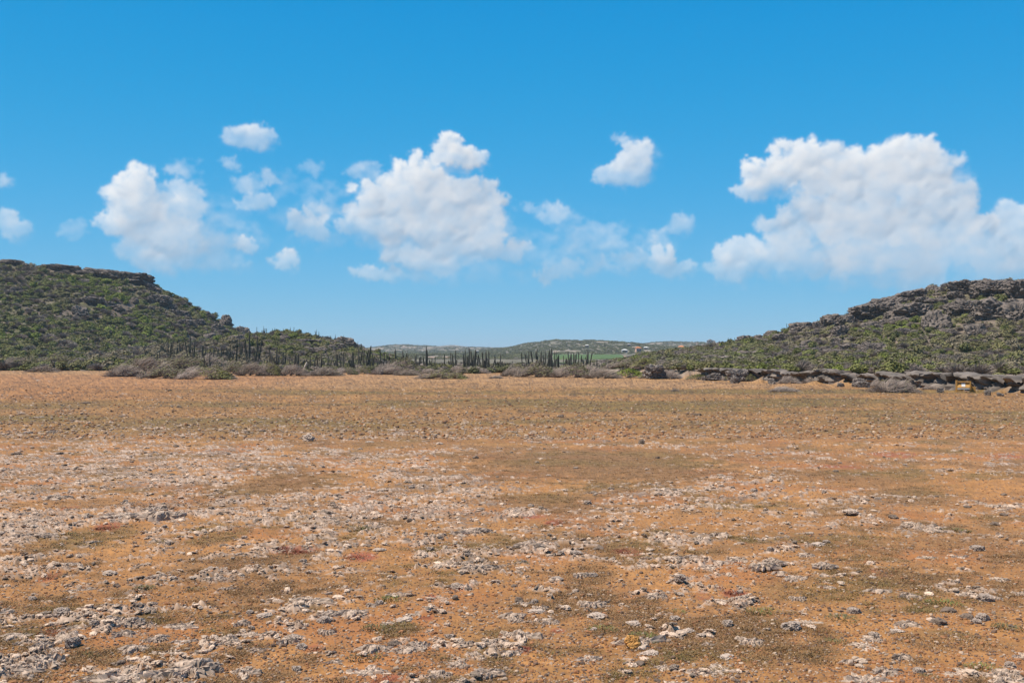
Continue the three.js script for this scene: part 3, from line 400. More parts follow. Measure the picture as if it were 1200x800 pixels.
{
  const r = rng(9), bits = [[], [], []], rub = [[], [], [], []];
  for (let i = 0; i < 100000; i++) {                                   // gravel everywhere, thicker near the camera per square metre seen
    const py = 446 + r() * 380, d = depthAt(py) * (0.97 + 0.06 * r()), x = toX(r() * 1560 - 180, d), z = -d; if (edgeSide(x, z) > -0.3) continue;
    const p = plain(x, z), pale = r() < (d > 20 ? 0.5 : 0.35) + 0.2 * p.rock, v = 0.6 + r() * 0.7, s = (d > 20 ? 0.02 + 0.065 * r() * r() : 0.006 + 0.026 * r() * r() * r()) * (pale ? 1 : 1.05);
    const c = pale ? [1.25 * v, 1.16 * v, 1.05 * v] : r() < 0.5 ? [0.5 * v, 0.39 * v, 0.33 * v] : [0.95 * v, 0.55 * v, 0.3 * v];
    bits[i % 3].push([x, p.h + s * 0.12, z, s * (0.8 + 0.5 * r()), s * (0.5 + 0.4 * r()), s, r() * 6.28, ...c]);
  }
  bits.forEach((b, i) => scatter('gravel', ['fine mixed gravel strewn over the plain', 'coarse brown gravel strewn over the plain', 'pale and dark gravel strewn over the plain'][i], 'gravel', pebble[i], M.rock, b));
  for (let i = 0; i < 120000; i++) {                                    // broken crust of the limestone pavement
    const py = 478 + Math.pow(r(), 0.9) * 345, d = depthAt(py) * (0.985 + 0.03 * r()), x = toX(r() * 1500 - 150, d), z = -d, p = plain(x, z);
    if (p.rock < 0.5 || edgeSide(x, z) > -0.3) continue;
    const v = r() < 0.2 ? 0.3 + 0.3 * r() : 0.7 + 0.58 * r(), s = (0.007 + 0.036 * Math.pow(r(), 4.5)) * (1 + 0.3 * sst(8, 16, d)); if (r() > 0.45 + 0.9 * (p.rock - 0.5)) continue;
    rub[i % 4].push([x, p.h + s * 0.06, z, s * (1.0 + 0.9 * r()), s * (0.32 + 0.4 * r()), s * (0.7 + 0.6 * r()), r() * 6.28, 1.32 * v, 1.27 * v, 1.2 * v, (r() - 0.5) * 1.1]);
  }
  const small = [0, 1, 2, 3].map((i) => rockGeo(240 + i, { detail: 5, rough: 0.34, pits: 0.34, cuts: 5, box: 0.3, freq: 2.1, tone: [0.37, 0.28, 0.213], vary: 0.45, crease: 0.6 }));
  rub.forEach((b, i) => scatter('rubble', ['small broken bits of pale limestone crust', 'small jagged bits of grey limestone crust', 'crumbled limestone crust fragments on the ground', 'sharp little limestone splinters on the ground'][i], 'rubble', small[i], M.rock, b));
}
console.log('gravel');

// ------------------------------------------------------------------ low plants on the plain
function bladesGeo(seed, n, { spread = 0.5, high = 1, wide = 0.035, lean = 0.6, bend = 0.3 } = {}) {
  const r = rng(seed), pos = [], col = [], idx = [];
  for (let i = 0; i < n; i++) {
    const a = r() * 6.28, q = Math.sqrt(r()) * spread, x = Math.cos(a) * q, z = Math.sin(a) * q, h = high * (0.35 + 0.65 * r()) * (1 - 0.5 * q / spread), b = a + (r() - 0.5) * 2.4, l = lean * h * (0.2 + r()), dx = Math.cos(b) * l, dz = Math.sin(b) * l, t = r() * 6.28, wx = Math.cos(t) * wide, wz = Math.sin(t) * wide, k = pos.length / 3, v = 0.65 + 0.6 * r();
    pos.push(x - wx, 0, z - wz, x + wx, 0, z + wz, x + dx * (0.5 - bend) + wx * 0.7, h * 0.6, z + dz * (0.5 - bend) + wz * 0.7, x + dx * (0.5 - bend) - wx * 0.7, h * 0.6, z + dz * (0.5 - bend) - wz * 0.7, x + dx, h, z + dz);
    for (let j = 0; j < 5; j++) col.push(v, v, v);
    idx.push(k, k + 1, k + 2, k, k + 2, k + 3, k + 3, k + 2, k + 4);
  }
  const g = new THREE.BufferGeometry(); g.setAttribute('position', new THREE.Float32BufferAttribute(pos, 3)); g.setAttribute('color', new THREE.Float32BufferAttribute(col, 3)); g.setIndex(idx); g.computeVertexNormals(); return g;
}
const leafMat = (r, g, b) => mat(r, g, b, { vertexColors: true, roughness: 0.9 });
M.leaf = leafMat(1, 1, 1);
{
  const r = rng(61), dry = [[], []], geos = [bladesGeo(1, 26, { spread: 0.6, high: 0.55, wide: 0.03, lean: 0.9 }), bladesGeo(2, 34, { spread: 0.7, high: 0.4, wide: 0.028, lean: 1.3 })];
  for (let i = 0; i < 90000; i++) {
    const py = 500 + r() * 330, d = depthAt(py) * (0.98 + 0.04 * r()), x = toX(r() * 1500 - 150, d), z = -d, p = plain(x, z);
    if (p.grass < 0.3 + 0.5 * r()) continue;
    const s = 0.035 + 0.05 * r(), v = 0.75 + 0.5 * r(), g = n2(x * 0.6 + 90, z * 0.6) + 0.4 * n2(x * 4, z * 4);
    dry[i % 2].push([x, p.h - 0.004, z, s * 1.2, s * (0.35 + 0.45 * r()), s * 1.2, r() * 6.28, mix(0.27, 0.2, sst(-0.1, 0.6, g)) * v, mix(0.155, 0.142, sst(-0.1, 0.6, g)) * v, mix(0.066, 0.048, sst(-0.1, 0.6, g)) * v]);
  }
  dry.forEach((b, i) => scatter('dry_grass', ['short dry olive-brown grass in patches between the rocks', 'matted dead grass in patches on the soil'][i], 'grass', geos[i], M.leaf, b));
  // green tufts and red cushions, one by one
  const tuftG = [bladesGeo(11, 240, { spread: 0.5, high: 0.22, wide: 0.012, lean: 1.1 }), bladesGeo(12, 240, { spread: 0.5, high: 0.18, wide: 0.014, lean: 1.5 })];
  const greens = [leafMat(0.16, 0.185, 0.05), leafMat(0.19, 0.20, 0.06), leafMat(0.15, 0.14, 0.055)], reds = [leafMat(0.26, 0.075, 0.04), leafMat(0.22, 0.055, 0.035)];
  const put = (px, py, w, m, k, name, label, cat, group) => { const d = depthAt(py), x = toX(px, d), W = w / F * d, o = new THREE.Mesh(tuftG[k % 2], m); o.scale.set(W, W * 0.8, W * 1.1); o.rotation.y = k * 1.7; o.position.set(x, groundH(x, -d) - 0.004, -d); add(o, name, label, cat, group); };
  [[755, 744, 44, 0], [705, 735, 34, 0], [885, 714, 36, 1], [793, 713, 24, 0], [1105, 706, 40, 0], [478, 783, 20, 1], [443, 735, 40, 2], [243, 736, 26, 1], [100, 764, 34, 2], [80, 625, 24, 2], [78, 664, 10, 1], [985, 722, 40, 2], [975, 748, 36, 2], [645, 765, 34, 2], [730, 772, 24, 2], [900, 712, 26, 1], [460, 700, 40, 1], [740, 712, 16, 2], [870, 733, 18, 2], [1150, 779, 40, 0], [1085, 790, 30, 2], [610, 660, 18, 2], [870, 770, 20, 2], [780, 755, 18, 2], [1180, 735, 40, 2], [430, 770, 40, 2], [420, 620, 30, 2], [170, 690, 24, 2], [230, 690, 26, 2], [540, 770, 22, 2], [1120, 620, 30, 2], [1090, 655, 20, 2]]
    .forEach(([px, py, w, k], i) => put(px, py, w, greens[k], i, k === 2 ? 'olive_tuft' : 'green_tuft', k === 0 ? 'low fresh green tuft growing on the orange soil' : k === 1 ? 'low yellow-green tuft growing among the limestone' : 'low dull olive tuft on the plain', 'plant', 'low tufts on the plain'));
  [[345, 647, 30], [418, 653, 26], [538, 688, 24], [505, 700, 13], [500, 723, 16], [58, 674, 20], [58, 738, 30], [367, 759, 24], [650, 613, 18], [860, 694, 24], [653, 737, 16], [612, 760, 20], [455, 796, 34], [330, 645, 20], [825, 700, 12], [725, 645, 24], [125, 619, 24], [690, 766, 18], [840, 690, 12]]
    .forEach(([px, py, w], i) => put(px, py, w, reds[i % 2], i, 'red_succulent', 'flat cushion of reddish succulent among the limestone', 'plant', 'reddish cushions on the plain'));
}
console.log('tufts');

// ------------------------------------------------------------------ shrubs
class Cards {                                                          // ribbons and leaf faces
  constructor() { this.p = []; this.c = []; this.i = []; }
  ribbon(pts, w0, w1, v, side) { const k = this.p.length / 3, n = pts.length; pts.forEach(([x, y, z], j) => { const w = mix(w0, w1, j / (n - 1)); this.p.push(x - side[0] * w, y - side[1] * w, z - side[2] * w, x + side[0] * w, y + side[1] * w, z + side[2] * w); this.c.push(v, v, v, v, v, v); if (j) { const a = k + j * 2; this.i.push(a - 2, a - 1, a + 1, a - 2, a + 1, a); } }); }
  leaf(x, y, z, s, r, col, n = [0, 1, 0], loose = 0.9) {             // a leaf spray lying roughly across the outward direction n
    let nx = n[0] + loose * (r() * 2 - 1), ny = n[1] + loose * (r() * 2 - 1), nz = n[2] + loose * (r() * 2 - 1), l = Math.hypot(nx, ny, nz) || 1; nx /= l; ny /= l; nz /= l;
    let ux = r() - 0.5, uy = r() - 0.5, uz = r() - 0.5; const dt = ux * nx + uy * ny + uz * nz; ux -= dt * nx; uy -= dt * ny; uz -= dt * nz; l = Math.hypot(ux, uy, uz) || 1; ux /= l; uy /= l; uz /= l;
    const vx = ny * uz - nz * uy, vy = nz * ux - nx * uz, vz = nx * uy - ny * ux, k = this.p.length / 3, t = s * 0.55; this.p.push(x - ux * s, y - uy * s, z - uz * s, x + vx * t, y + vy * t, z + vz * t, x + ux * s, y + uy * s, z + uz * s, x - vx * t, y - vy * t, z - vz * t); for (let j = 0; j < 4; j++) this.c.push(...col); this.i.push(k, k + 1, k + 2, k, k + 2, k + 3); }
  geo() { const g = new THREE.BufferGeometry(); g.setAttribute('position', new THREE.Float32BufferAttribute(this.p, 3)); g.setAttribute('color', new THREE.Float32BufferAttribute(this.c, 3)); g.setIndex(this.i); g.computeVertexNormals(); return g; }
}
// a wind-combed shrub in a unit box: 1 long (x), 1 high, 0.8 deep; low end to windward (-x)
function windShrub(seed, { twigs = 700, leaves = 1200, leafFrom = 0.25, size = 0.03 } = {}) {
  const r = rng(seed), tw = new Cards(), lf = new Cards();
  const top = (t) => Math.pow(Math.sin(Math.PI * Math.pow(clamp(t, 0.001, 0.999), 0.8)), 0.62) * (0.55 + 0.45 * t);
  const roots = Array.from({ length: 6 }, () => [-0.42 + r() * 0.7, (r() - 0.5) * 0.45]);
  for (let i = 0; i < twigs; i++) {
    const t = Math.pow(r(), 0.85), e = [t - 0.5 + 0.1 * (r() - 0.5), 0, (r() - 0.5) * 0.8], dome = Math.sqrt(Math.max(0.05, 1 - (e[2] / 0.42) ** 2)); e[1] = Math.max(0.03, top(t) * dome * (0.55 + 0.5 * r()) * (0.86 + 0.3 * n2(t * 5 + seed, e[2] * 6)));
    const rt = roots.reduce((a, b) => (Math.abs(b[0] + 0.2 - e[0]) + Math.abs(b[1] - e[2]) + 0.1 * r() < Math.abs(a[0] + 0.2 - e[0]) + Math.abs(a[1] - e[2]) ? b : a), roots[Math.floor(r() * 6)]);
    const s = 0.35 + 0.3 * r(), st = [mix(rt[0], e[0], s), e[1] * s * 0.75, mix(rt[1], e[2], s)], mid = [mix(st[0], e[0], 0.45), mix(st[1], e[1], 0.62), mix(st[2], e[2], 0.5)];
    const a = r() * 6.28; tw.ribbon([i % 3 ? st : [rt[0], 0, rt[1]], mid, [e[0] + 0.05, e[1], e[2]]], i % 3 ? 0.006 : 0.009, 0.003, 0.6 + 0.7 * r(), [0.3 * Math.cos(a), 0.9 * Math.sin(a), 0.9 * Math.cos(a)]);
  }
  for (let i = 0; i < leaves; i++) {
    const t = leafFrom + (1 - leafFrom) * Math.sqrt(r()), z = (r() - 0.5) * 0.82, dome = Math.sqrt(Math.max(0.04, 1 - (z / 0.43) ** 2)), y = top(t) * dome * (1 - 0.55 * r() * r()) * (0.86 + 0.3 * n2(t * 5 + seed, z * 6)); if (n3(t * 5, y * 5, z * 5 + seed) < -0.18) continue;
    const v = 0.7 + 0.6 * r(); lf.leaf(t - 0.5 + 0.05 * (r() - 0.5), Math.max(0.02, y), z, size * (0.6 + 0.8 * r()), r, [v, v, v * 0.9], [(t - 0.55) * 0.8, 0.9, z * 1.6]);
  }
  return { twigs: tw.geo(), leaves: leaves ? lf.geo() : null };
}
const shrubKinds = {
  grey: [windShrub(1, { twigs: 1500, leaves: 150, size: 0.022 }), windShrub(2, { twigs: 1500, leaves: 60, size: 0.02 })],
  mixed: [windShrub(3, { twigs: 1100, leaves: 1500, leafFrom: 0.3, size: 0.024 }), windShrub(4, { twigs: 1100, leaves: 1300, leafFrom: 0.15, size: 0.024 }), windShrub(5, { twigs: 1000, leaves: 1800, leafFrom: 0.4, size: 0.022 })],
  green: [windShrub(6, { twigs: 350, leaves: 3600, leafFrom: 0.02, size: 0.026 }), windShrub(7, { twigs: 350, leaves: 3400, leafFrom: 0.02, size: 0.026 })],
};
const twigMats = [leafMat(0.31, 0.24, 0.195), leafMat(0.27, 0.21, 0.165), leafMat(0.34, 0.27, 0.225)];
const greenMats = { dull: leafMat(0.155, 0.145, 0.062), olive: leafMat(0.165, 0.155, 0.045), fresh: leafMat(0.185, 0.22, 0.03), deep: leafMat(0.12, 0.135, 0.04) };
const shrubLabel = { grey: 'low grey leafless shrub combed over by the wind', mixed: 'windswept shrub of grey twigs with dull green leaves', green: 'dense rounded green shrub at the edge of the plain' };
let shrubN = 0;
function shrub(kind, x, z, w, h, deep, green = 'dull', label, group, turn = 0) {
  const set = shrubKinds[kind], k = set[shrubN % set.length], g = new THREE.Group();
  const b = new THREE.Mesh(k.twigs, twigMats[shrubN % 3]); b.name = 'branches'; g.add(b);
  if (k.leaves) { const l = new THREE.Mesh(k.leaves, greenMats[green]); l.name = 'foliage'; g.add(l); }
  g.scale.set(w, h, deep / 0.8); g.position.set(x, topH(x, z) - 0.03, z); g.rotation.y = turn; shrubN++;
  return add(g, kind === 'green' ? 'green_shrub' : kind === 'grey' ? 'grey_shrub' : 'windswept_shrub', label ?? shrubLabel[kind], 'shrub', group ?? (label ? undefined : 'shrubs along the edge of the plain'));
}
{
  const put = (px, py, w, h, kind, green, label) => { const d = depthAt(py), W = w / F * d; return shrub(kind, toX(px, d), -d - W * 0.2, W * 1.05, h / F * d * 1.12, W * 0.55, green, label, undefined, (n2(px, py * 0.37) * 0.5)); };
  [[15, 432, 60, 20, 'mixed', 'dull'], [60, 432, 52, 20, 'mixed', 'olive'], [95, 432.5, 50, 15, 'mixed', 'dull'], [44, 436, 40, 11, 'grey'], [118, 431, 40, 12, 'mixed', 'dull'], [-30, 432, 60, 20, 'grey'],
    [140, 441.5, 50, 22, 'grey'], [186, 443.5, 62, 22, 'mixed', 'dull'], [232, 444.5, 70, 22, 'mixed', 'olive'], [165, 437, 60, 28, 'grey'], [208, 434, 60, 28, 'mixed', 'dull'], [256, 444, 30, 11, 'green', 'olive'], [240, 433, 50, 24, 'grey'],
    [292, 440.5, 42, 24, 'grey'], [312, 440.5, 30, 24, 'mixed', 'olive'], [340, 440.5, 38, 20, 'grey'], [377, 440.5, 44, 15, 'grey'], [404, 439, 28, 13, 'mixed', 'dull'], [422, 438, 26, 12, 'mixed', 'olive'], [270, 438, 34, 20, 'mixed', 'dull'], [316, 437.5, 26, 14, 'green', 'olive'],
    [466, 438.5, 50, 26, 'mixed', 'dull'], [474, 440, 34, 9, 'grey'], [556, 437.5, 34, 12, 'grey'], [580, 443.5, 20, 6, 'grey'], [600, 441, 32, 14, 'grey'], [445, 438, 26, 16, 'grey'], [536, 437, 30, 12, 'grey'],
    [626, 442, 50, 24, 'mixed', 'dull'], [604, 437, 24, 16, 'mixed', 'olive'], [668, 442.5, 52, 23, 'mixed', 'dull'], [704, 443.5, 46, 18, 'grey'], [690, 440, 40, 18, 'grey'], [737, 443, 42, 15, 'green', 'fresh'], [762, 443.5, 30, 13, 'green', 'olive'], [785, 444, 28, 16, 'grey'], [756, 441, 36, 16, 'green', 'olive'], [818, 445, 30, 9, 'green', 'olive'], [850, 446, 26, 8, 'mixed', 'olive'], [880, 447, 18, 12, 'green', 'dull'], [735, 440, 60, 14, 'mixed', 'dull'],
    [925, 449.5, 26, 14, 'grey'], [950, 449.5, 24, 11, 'grey'], [1075, 455, 50, 16, 'grey'], [1035, 453, 30, 14, 'mixed', 'olive'], [1092, 456.5, 24, 8, 'grey']]
    .forEach((a) => put(...a));
  put(514, 444, 63, 14, 'mixed', 'olive', 'long low windswept shrub standing out on the bare sand');
  put(919, 459, 36, 10, 'grey', undefined, 'low dead grey shrub lying out in front of the rock ledge');
  put(1048, 460.5, 62, 24, 'grey', undefined, 'big tangled dead shrub of pale grey branches before the rock ledge');
  put(791, 459, 11, 7, 'grey', undefined, 'tiny lone grey shrub standing on bare sand');
  // the scrub behind the front row, on both sides of the valley
  const r = rng(808);
  for (let i = 0, n = 0; n < 95 && i < 900; i++) {
    const px = r() * 900 - 60, d = 84 + 75 * r(), x = toX(px, d), z = -d, front = px < 700 ? mix(130, 80, clamp(px / 500, 0, 1)) : 80;
    if (d < front + 3 || edgeSide(x, z) > -1) continue; n++;
    const w = 2.2 + 3.2 * r(), roll = r(), kind = roll < 0.45 ? 'grey' : roll < 0.85 ? 'mixed' : 'green';
    shrub(kind, x, z, w, 0.6 + 0.65 * r(), w * 0.7, roll < 0.6 ? 'dull' : r() < 0.5 ? 'olive' : 'deep', kind === 'grey' ? 'grey twiggy shrub among the cacti behind the plain' : kind === 'mixed' ? 'half-leafy shrub among the cacti behind the plain' : 'leafy green shrub among the cacti behind the plain', 'scrub among the cacti', (r() - 0.5) * 0.5);
  }
}
console.log('shrubs');

// ------------------------------------------------------------------ cacti
function stemGeo(seed, ribs = 8) {                                       // unit column: 1 high, ribbed, slightly crooked, rounded tip
  const r = rng(seed), nu = ribs * 2, nv = 9, pos = [], col = [], idx = [], bx = (r() - 0.5) * 0.08, bz = (r() - 0.5) * 0.08;
  for (let j = 0; j <= nv; j++) { const t = j / nv, tip = t > 0.9 ? Math.sqrt(Math.max(0, 1 - ((t - 0.9) / 0.1) ** 2)) : 1, wob = 1 + 0.1 * n2(t * 6 + seed, 2); for (let i = 0; i < nu; i++) { const a = i / nu * 6.28318, q = (i % 2 ? 0.78 : 1.05) * tip * wob * (0.85 + 0.15 * Math.min(1, t * 4)); pos.push(Math.cos(a) * q * 0.5 + bx * Math.sin(t * 3) * 12, t, Math.sin(a) * q * 0.5 + bz * Math.sin(t * 2.6) * 12); const v = 0.8 + 0.4 * r(), dry = sst(0.35, 0, t) * 0.6; col.push(v * mix(1, 1.5, dry), v * mix(1, 1.15, dry), v * mix(1, 1.25, dry)); } }
  for (let j = 0; j < nv; j++) for (let i = 0; i < nu; i++) { const a = j * nu + i, b = j * nu + (i + 1) % nu, c = a + nu, d = b + nu; idx.push(a, c, b, b, c, d); }
  const g = new THREE.BufferGeometry(); g.setAttribute('position', new THREE.Float32BufferAttribute(pos, 3)); g.setAttribute('color', new THREE.Float32BufferAttribute(col, 3)); g.setIndex(idx); g.computeVertexNormals(); return g;
}
{
  const stems = [1, 2, 3, 4, 5].map((i) => stemGeo(i + 30)), mats = [leafMat(0.06, 0.056, 0.04), leafMat(0.085, 0.077, 0.058), leafMat(0.045, 0.046, 0.032)], r = rng(55);
  function cactus(n, spread, lean) { const g = new THREE.Group(); for (let i = 0; i < n; i++) { const m = new THREE.Mesh(stems[Math.floor(r() * 5)], mats[Math.floor(r() * 3)]); m.name = 'stem'; const a = r() * 6.28, q = i ? spread * (0.2 + 0.6 * r()) : 0, o = i ? 0.03 + 0.16 * r() : 0.03; m.position.set(Math.cos(a) * q, -0.02 + (i > 1 && r() < 0.4 ? 0.12 * r() : 0), Math.sin(a) * q); m.scale.set(0.03 + 0.024 * r(), i ? 0.3 + 0.68 * Math.sqrt(r()) : 1, 0.03 + 0.024 * r()); m.rotation.set(Math.sin(a) * o + (r() - 0.5) * 0.06, 0, -Math.cos(a) * o + (r() - 0.5) * 0.08 - (i === 0 ? lean * 3 : lean * r()), 'XYZ'); g.add(m); } return g; }
  const kinds = [cactus(1, 0, 0), cactus(2, 0.08, 0), cactus(3, 0.09, 0), cactus(4, 0.12, 0), cactus(5, 0.14, 0), cactus(7, 0.17, 0), cactus(3, 0.1, 0.06)];
  const names = ['single-stemmed columnar cactus rising above the scrub', 'two-stemmed columnar cactus rising above the scrub', 'three-stemmed columnar cactus rising above the scrub', 'four-stemmed columnar cactus rising above the scrub', 'five-stemmed columnar cactus rising above the scrub', 'many-stemmed clump of columnar cactus rising above the scrub', 'leaning columnar cactus with three stems above the scrub'];
  const put = (k, x, z, h) => { const o = kinds[k].clone(); o.scale.set(Math.max(h, 2.2) * 1.05, h, Math.max(h, 2.2) * 1.05); o.position.set(x, topH(x, z), z); o.rotation.y = r() * 6.28; const px = CX + F * x / -z; add(o, 'columnar_cactus', (h > 3.4 ? 'tall ' : h < 1.8 ? 'short ' : '') + names[k].replace('rising above the scrub', px < 305 ? 'below the flat-topped hill' : px < 440 ? 'before the low cactus knoll' : px < 640 ? 'in the open gap of the valley' : 'before the far green field').replace('above the scrub', 'beside the low cactus knoll'), 'cactus', 'columnar cacti behind the plain'); return o; };
  const tops = [[197, 391], [211, 398], [224, 391], [229, 399], [240, 405], [247, 403], [260, 405], [272, 402], [279, 397], [284, 395], [289, 388], [293, 386], [298, 390], [267, 407], [303, 400], [251, 408], [235, 402], [205, 408], [186, 410],
    [325, 404], [334, 410], [343, 413], [352, 412], [362, 413], [376, 412], [386, 414], [394, 412], [318, 412],
    [404, 410], [415, 409], [421, 405], [428, 402], [431, 404], [433, 412], [440, 414], [447, 410], [452, 413],
    [465, 408], [469, 410], [476, 414], [500, 404.5], [505, 418], [511, 412], [516, 411], [522, 414], [527, 412], [533, 410], [540, 415], [546, 410], [549, 405.5], [553, 409], [559, 413], [564, 412], [569, 411], [572, 410], [578, 414], [482, 419], [490, 416], [494, 418],
    [585, 412], [593, 410], [598, 414], [602, 410], [610, 412], [616, 414], [621, 410], [629, 407], [632, 410.5], [637, 415], [641, 410], [646, 406.5], [650, 410.5], [655, 410], [669, 411], [672, 412], [675, 413.5], [681, 411.5], [686, 409.5], [691, 412], [697, 421], [665, 418], [704, 425], [722, 427], [660, 416], [644, 414]];
  for (const [px0, py0] of tops) {
    const px = px0 + (r() - 0.5) * 5, py = py0 + (px0 > 440 ? 1.2 * r() - 1 : 1.5 * r()); if (px0 > 480 && px0 < 620 && r() < 0.3) continue;
    const d = (px < 310 ? 128 : 98) + 18 * r(), x = toX(px, d), z = -d, h = toY(py, d) - topH(x, z); if (h < 0.8) continue;
    put(Math.abs(px - 429.5) < 3 ? 6 : px0 > 262 && px0 < 312 ? Math.floor(r() * 3) : [0, 2, 3, 3, 4, 4, 5, 5][Math.floor(r() * 8)], x, z, h);
  }
  for (let i = 0, n = 0; n < 40 && i < 2000; i++) {                          // the rest of the stand, lower and farther back
    const px = 175 + r() * 540, d = 105 + 90 * r(), x = toX(px, d), z = -d, g = topH(x, z), h = 1.2 + 1.2 * r(); if (n2(px * 0.02, d * 0.05) < -0.15) continue; n++;
    put(1 + Math.floor(r() * 5), x, z, Math.min(h, toY(px < 300 ? 398 : 411, d) - g > 0.8 ? toY(px < 300 ? 398 : 411, d) - g : 1.2));
  }
  for (let i = 0; i < 46; i++) { const px = 300 + 130 * r(), d = 200 + 16 * r(), x = toX(px, d), z = -d, o = kinds[Math.floor(r() * 4)].clone(); const h = 1.1 + 1.2 * r(); o.scale.set(1.9, h, 1.9); o.position.set(x, topH(x, z), z); add(o, 'columnar_cactus', 'short columnar cactus standing on the crest of the low cactus knoll', 'cactus', 'cacti on the low knoll'); }
  for (let i = 0; i < 16; i++) { const px = 830 + 130 * r(), [x, y, z] = hit(px, 399 - (px - 830) * 0.12, 60), o = kinds[Math.floor(r() * 3)].clone(); o.scale.set(1.8, 1.0 + 0.9 * r(), 1.8); o.position.set(x, y, z); add(o, 'columnar_cactus', 'short columnar cactus on the shoulder of the rocky hill', 'cactus', 'cacti on the rocky hill'); }
}
console.log('cacti');

// ------------------------------------------------------------------ cliffs, ledges and boulders
const feet = [];                                                     // [x, z, half width, half depth] of the rocks on the hills
{
  const boul = [], led = [], wall = [];
  for (let i = 0; i < 6; i++) {
    boul.push(rockGeo(300 + i, { detail: 16, rough: 0.3, pits: 0.22, cuts: 9, box: 0.6, freq: 1.7, tone: [0.15, 0.118, 0.095], vary: 0.5, crease: 0.7 }));
    led.push(rockGeo(330 + i, { detail: 22, rough: 0.30, pits: 0.22, cuts: 5, box: 0.95, freq: 2.6, tone: [0.14, 0.11, 0.09], vary: 0.5, crease: 0.7 }));
    wall.push(rockGeo(360 + i, { detail: 20, rough: 0.32, pits: 0.28, cuts: 6, box: 0.95, freq: 2.3, tone: [0.19, 0.155, 0.13], vary: 0.55, crease: 0.7 }));
  }
  let n = 0;
  // [px, py (centre), width, height, ledge?]
  const onHill = (list, label, name, group, from) => { for (const [px, py, w, h, k, slant] of list) { const [x, y, z] = hit(px, py + h * 0.3, from), d = -z, W = w / F * d, Hh = h / F * d, m = new THREE.Mesh((k ? led : boul)[n++ % 6], M.rock); m.scale.set(W * 1.12, Hh * 1.35, Math.min(W, Math.max(Hh * 2.4, 2.5))); m.position.set(x, y + Hh * (k ? 0.05 : 0.12), z - Hh * 0.2); m.rotation.set(0, (n2(px, py) * 0.5), slant ?? 0); add(m, k ? name[1] : name[0], ((w > 30 ? 'very wide ' : w > 18 ? 'wide ' : w < 11 ? 'small ' : '') + (k ? label[1] : label[0])), 'rock', k ? group[1] : group[0]); feet.push([x, z, W * 0.5, Math.max(2.0, m.scale.z * 0.5) + Hh * 0.9]); } };
  onHill([[12, 307, 34, 6, 1, -0.04], [72, 314, 40, 8, 1, -0.06], [112, 319, 40, 9, 1, -0.06], [150, 325, 42, 11, 1, -0.07], [176, 337, 28, 8, 1, -0.5], [184, 353, 25, 12, 0], [155, 353, 9, 8, 0], [108, 353, 24, 9, 1], [128, 357, 16, 7, 0], [92, 366, 18, 14, 0], [211, 368, 22, 9, 1, -0.1], [216, 379, 18, 8, 0], [262, 373, 12, 13, 0], [250, 398, 22, 12, 0], [256, 385, 16, 9, 0], [284, 388, 16, 10, 0], [276, 398, 18, 9, 0], [232, 378, 12, 7, 0], [60, 330, 16, 6, 0], [140, 363, 12, 5, 0], [20, 340, 14, 6, 0], [98, 330, 12, 5, 0], [200, 360, 10, 6, 0], [172, 362, 12, 5, 0], [240, 362, 8, 5, 0]],
    ['dark weathered boulder on the green flat-topped hill', 'dark overhanging rock ledge on the green flat-topped hill'], ['hill_boulder', 'rock_ledge'], ['boulders on the flat-topped hill', 'ledges of the flat-topped hill'], 110);
  onHill([[357, 401, 36, 6, 1], [366, 411, 26, 8, 1], [404, 396, 22, 11, 0], [418, 405, 14, 6, 0], [396, 406, 16, 6, 0], [331, 396, 12, 5, 0]],
    ['dark boulder on the low cactus knoll', 'jutting rock ledge on the low cactus knoll'], ['knoll_boulder', 'knoll_ledge'], ['boulders on the knoll', 'ledges of the knoll'], 110);
  onHill([[1135, 337, 36, 15, 1], [1170, 337, 40, 19, 1], [1205, 340, 36, 22, 1], [1240, 340, 44, 22, 1], [1290, 338, 60, 24, 1], [1093, 340, 18, 11, 0], [1066, 347, 32, 11, 1, 0.25], [1038, 356, 36, 14, 1, 0.2], [1024, 365, 46, 17, 1, 0.15], [1010, 369, 20, 14, 0], [1072, 366, 38, 18, 0], [1096, 378, 28, 26, 0], [1052, 372, 24, 14, 0], [1138, 360, 40, 18, 1], [1166, 364, 46, 26, 0], [1196, 368, 30, 24, 0], [1121, 347, 17, 9, 0], [1148, 346, 16, 7, 0], [978, 377, 26, 15, 0], [987, 389, 19, 13, 0], [960, 382, 14, 10, 0], [940, 384, 24, 11, 0], [916, 396, 18, 9, 0], [904, 392, 18, 9, 0], [890, 396, 12, 8, 0], [874, 398, 20, 10, 0], [834, 402, 11, 8, 0], [1145, 388, 20, 14, 0], [955, 412, 34, 8, 1], [982, 413, 24, 8, 1], [1003, 410, 30, 13, 1], [1025, 409, 26, 14, 1], [1030, 384, 14, 7, 0], [1040, 378, 14, 7, 0], [1120, 360, 14, 8, 0], [1220, 372, 30, 20, 0], [1112, 382, 12, 9, 0], [847, 414, 20, 6, 0], [1010, 354, 12, 7, 0], [1055, 352, 14, 8, 0], [1082, 352, 14, 8, 0]],
    ['dark rough boulder on the rocky hill', 'dark cliff band of jointed rock on the rocky hill'], ['rocky_boulder', 'cliff_band'], ['boulders on the rocky hill', 'cliff bands of the rocky hill'], 70);
  // scarp along the edge of the plain: blocks side by side
  const r = rng(71);
  const rc = rng(515);
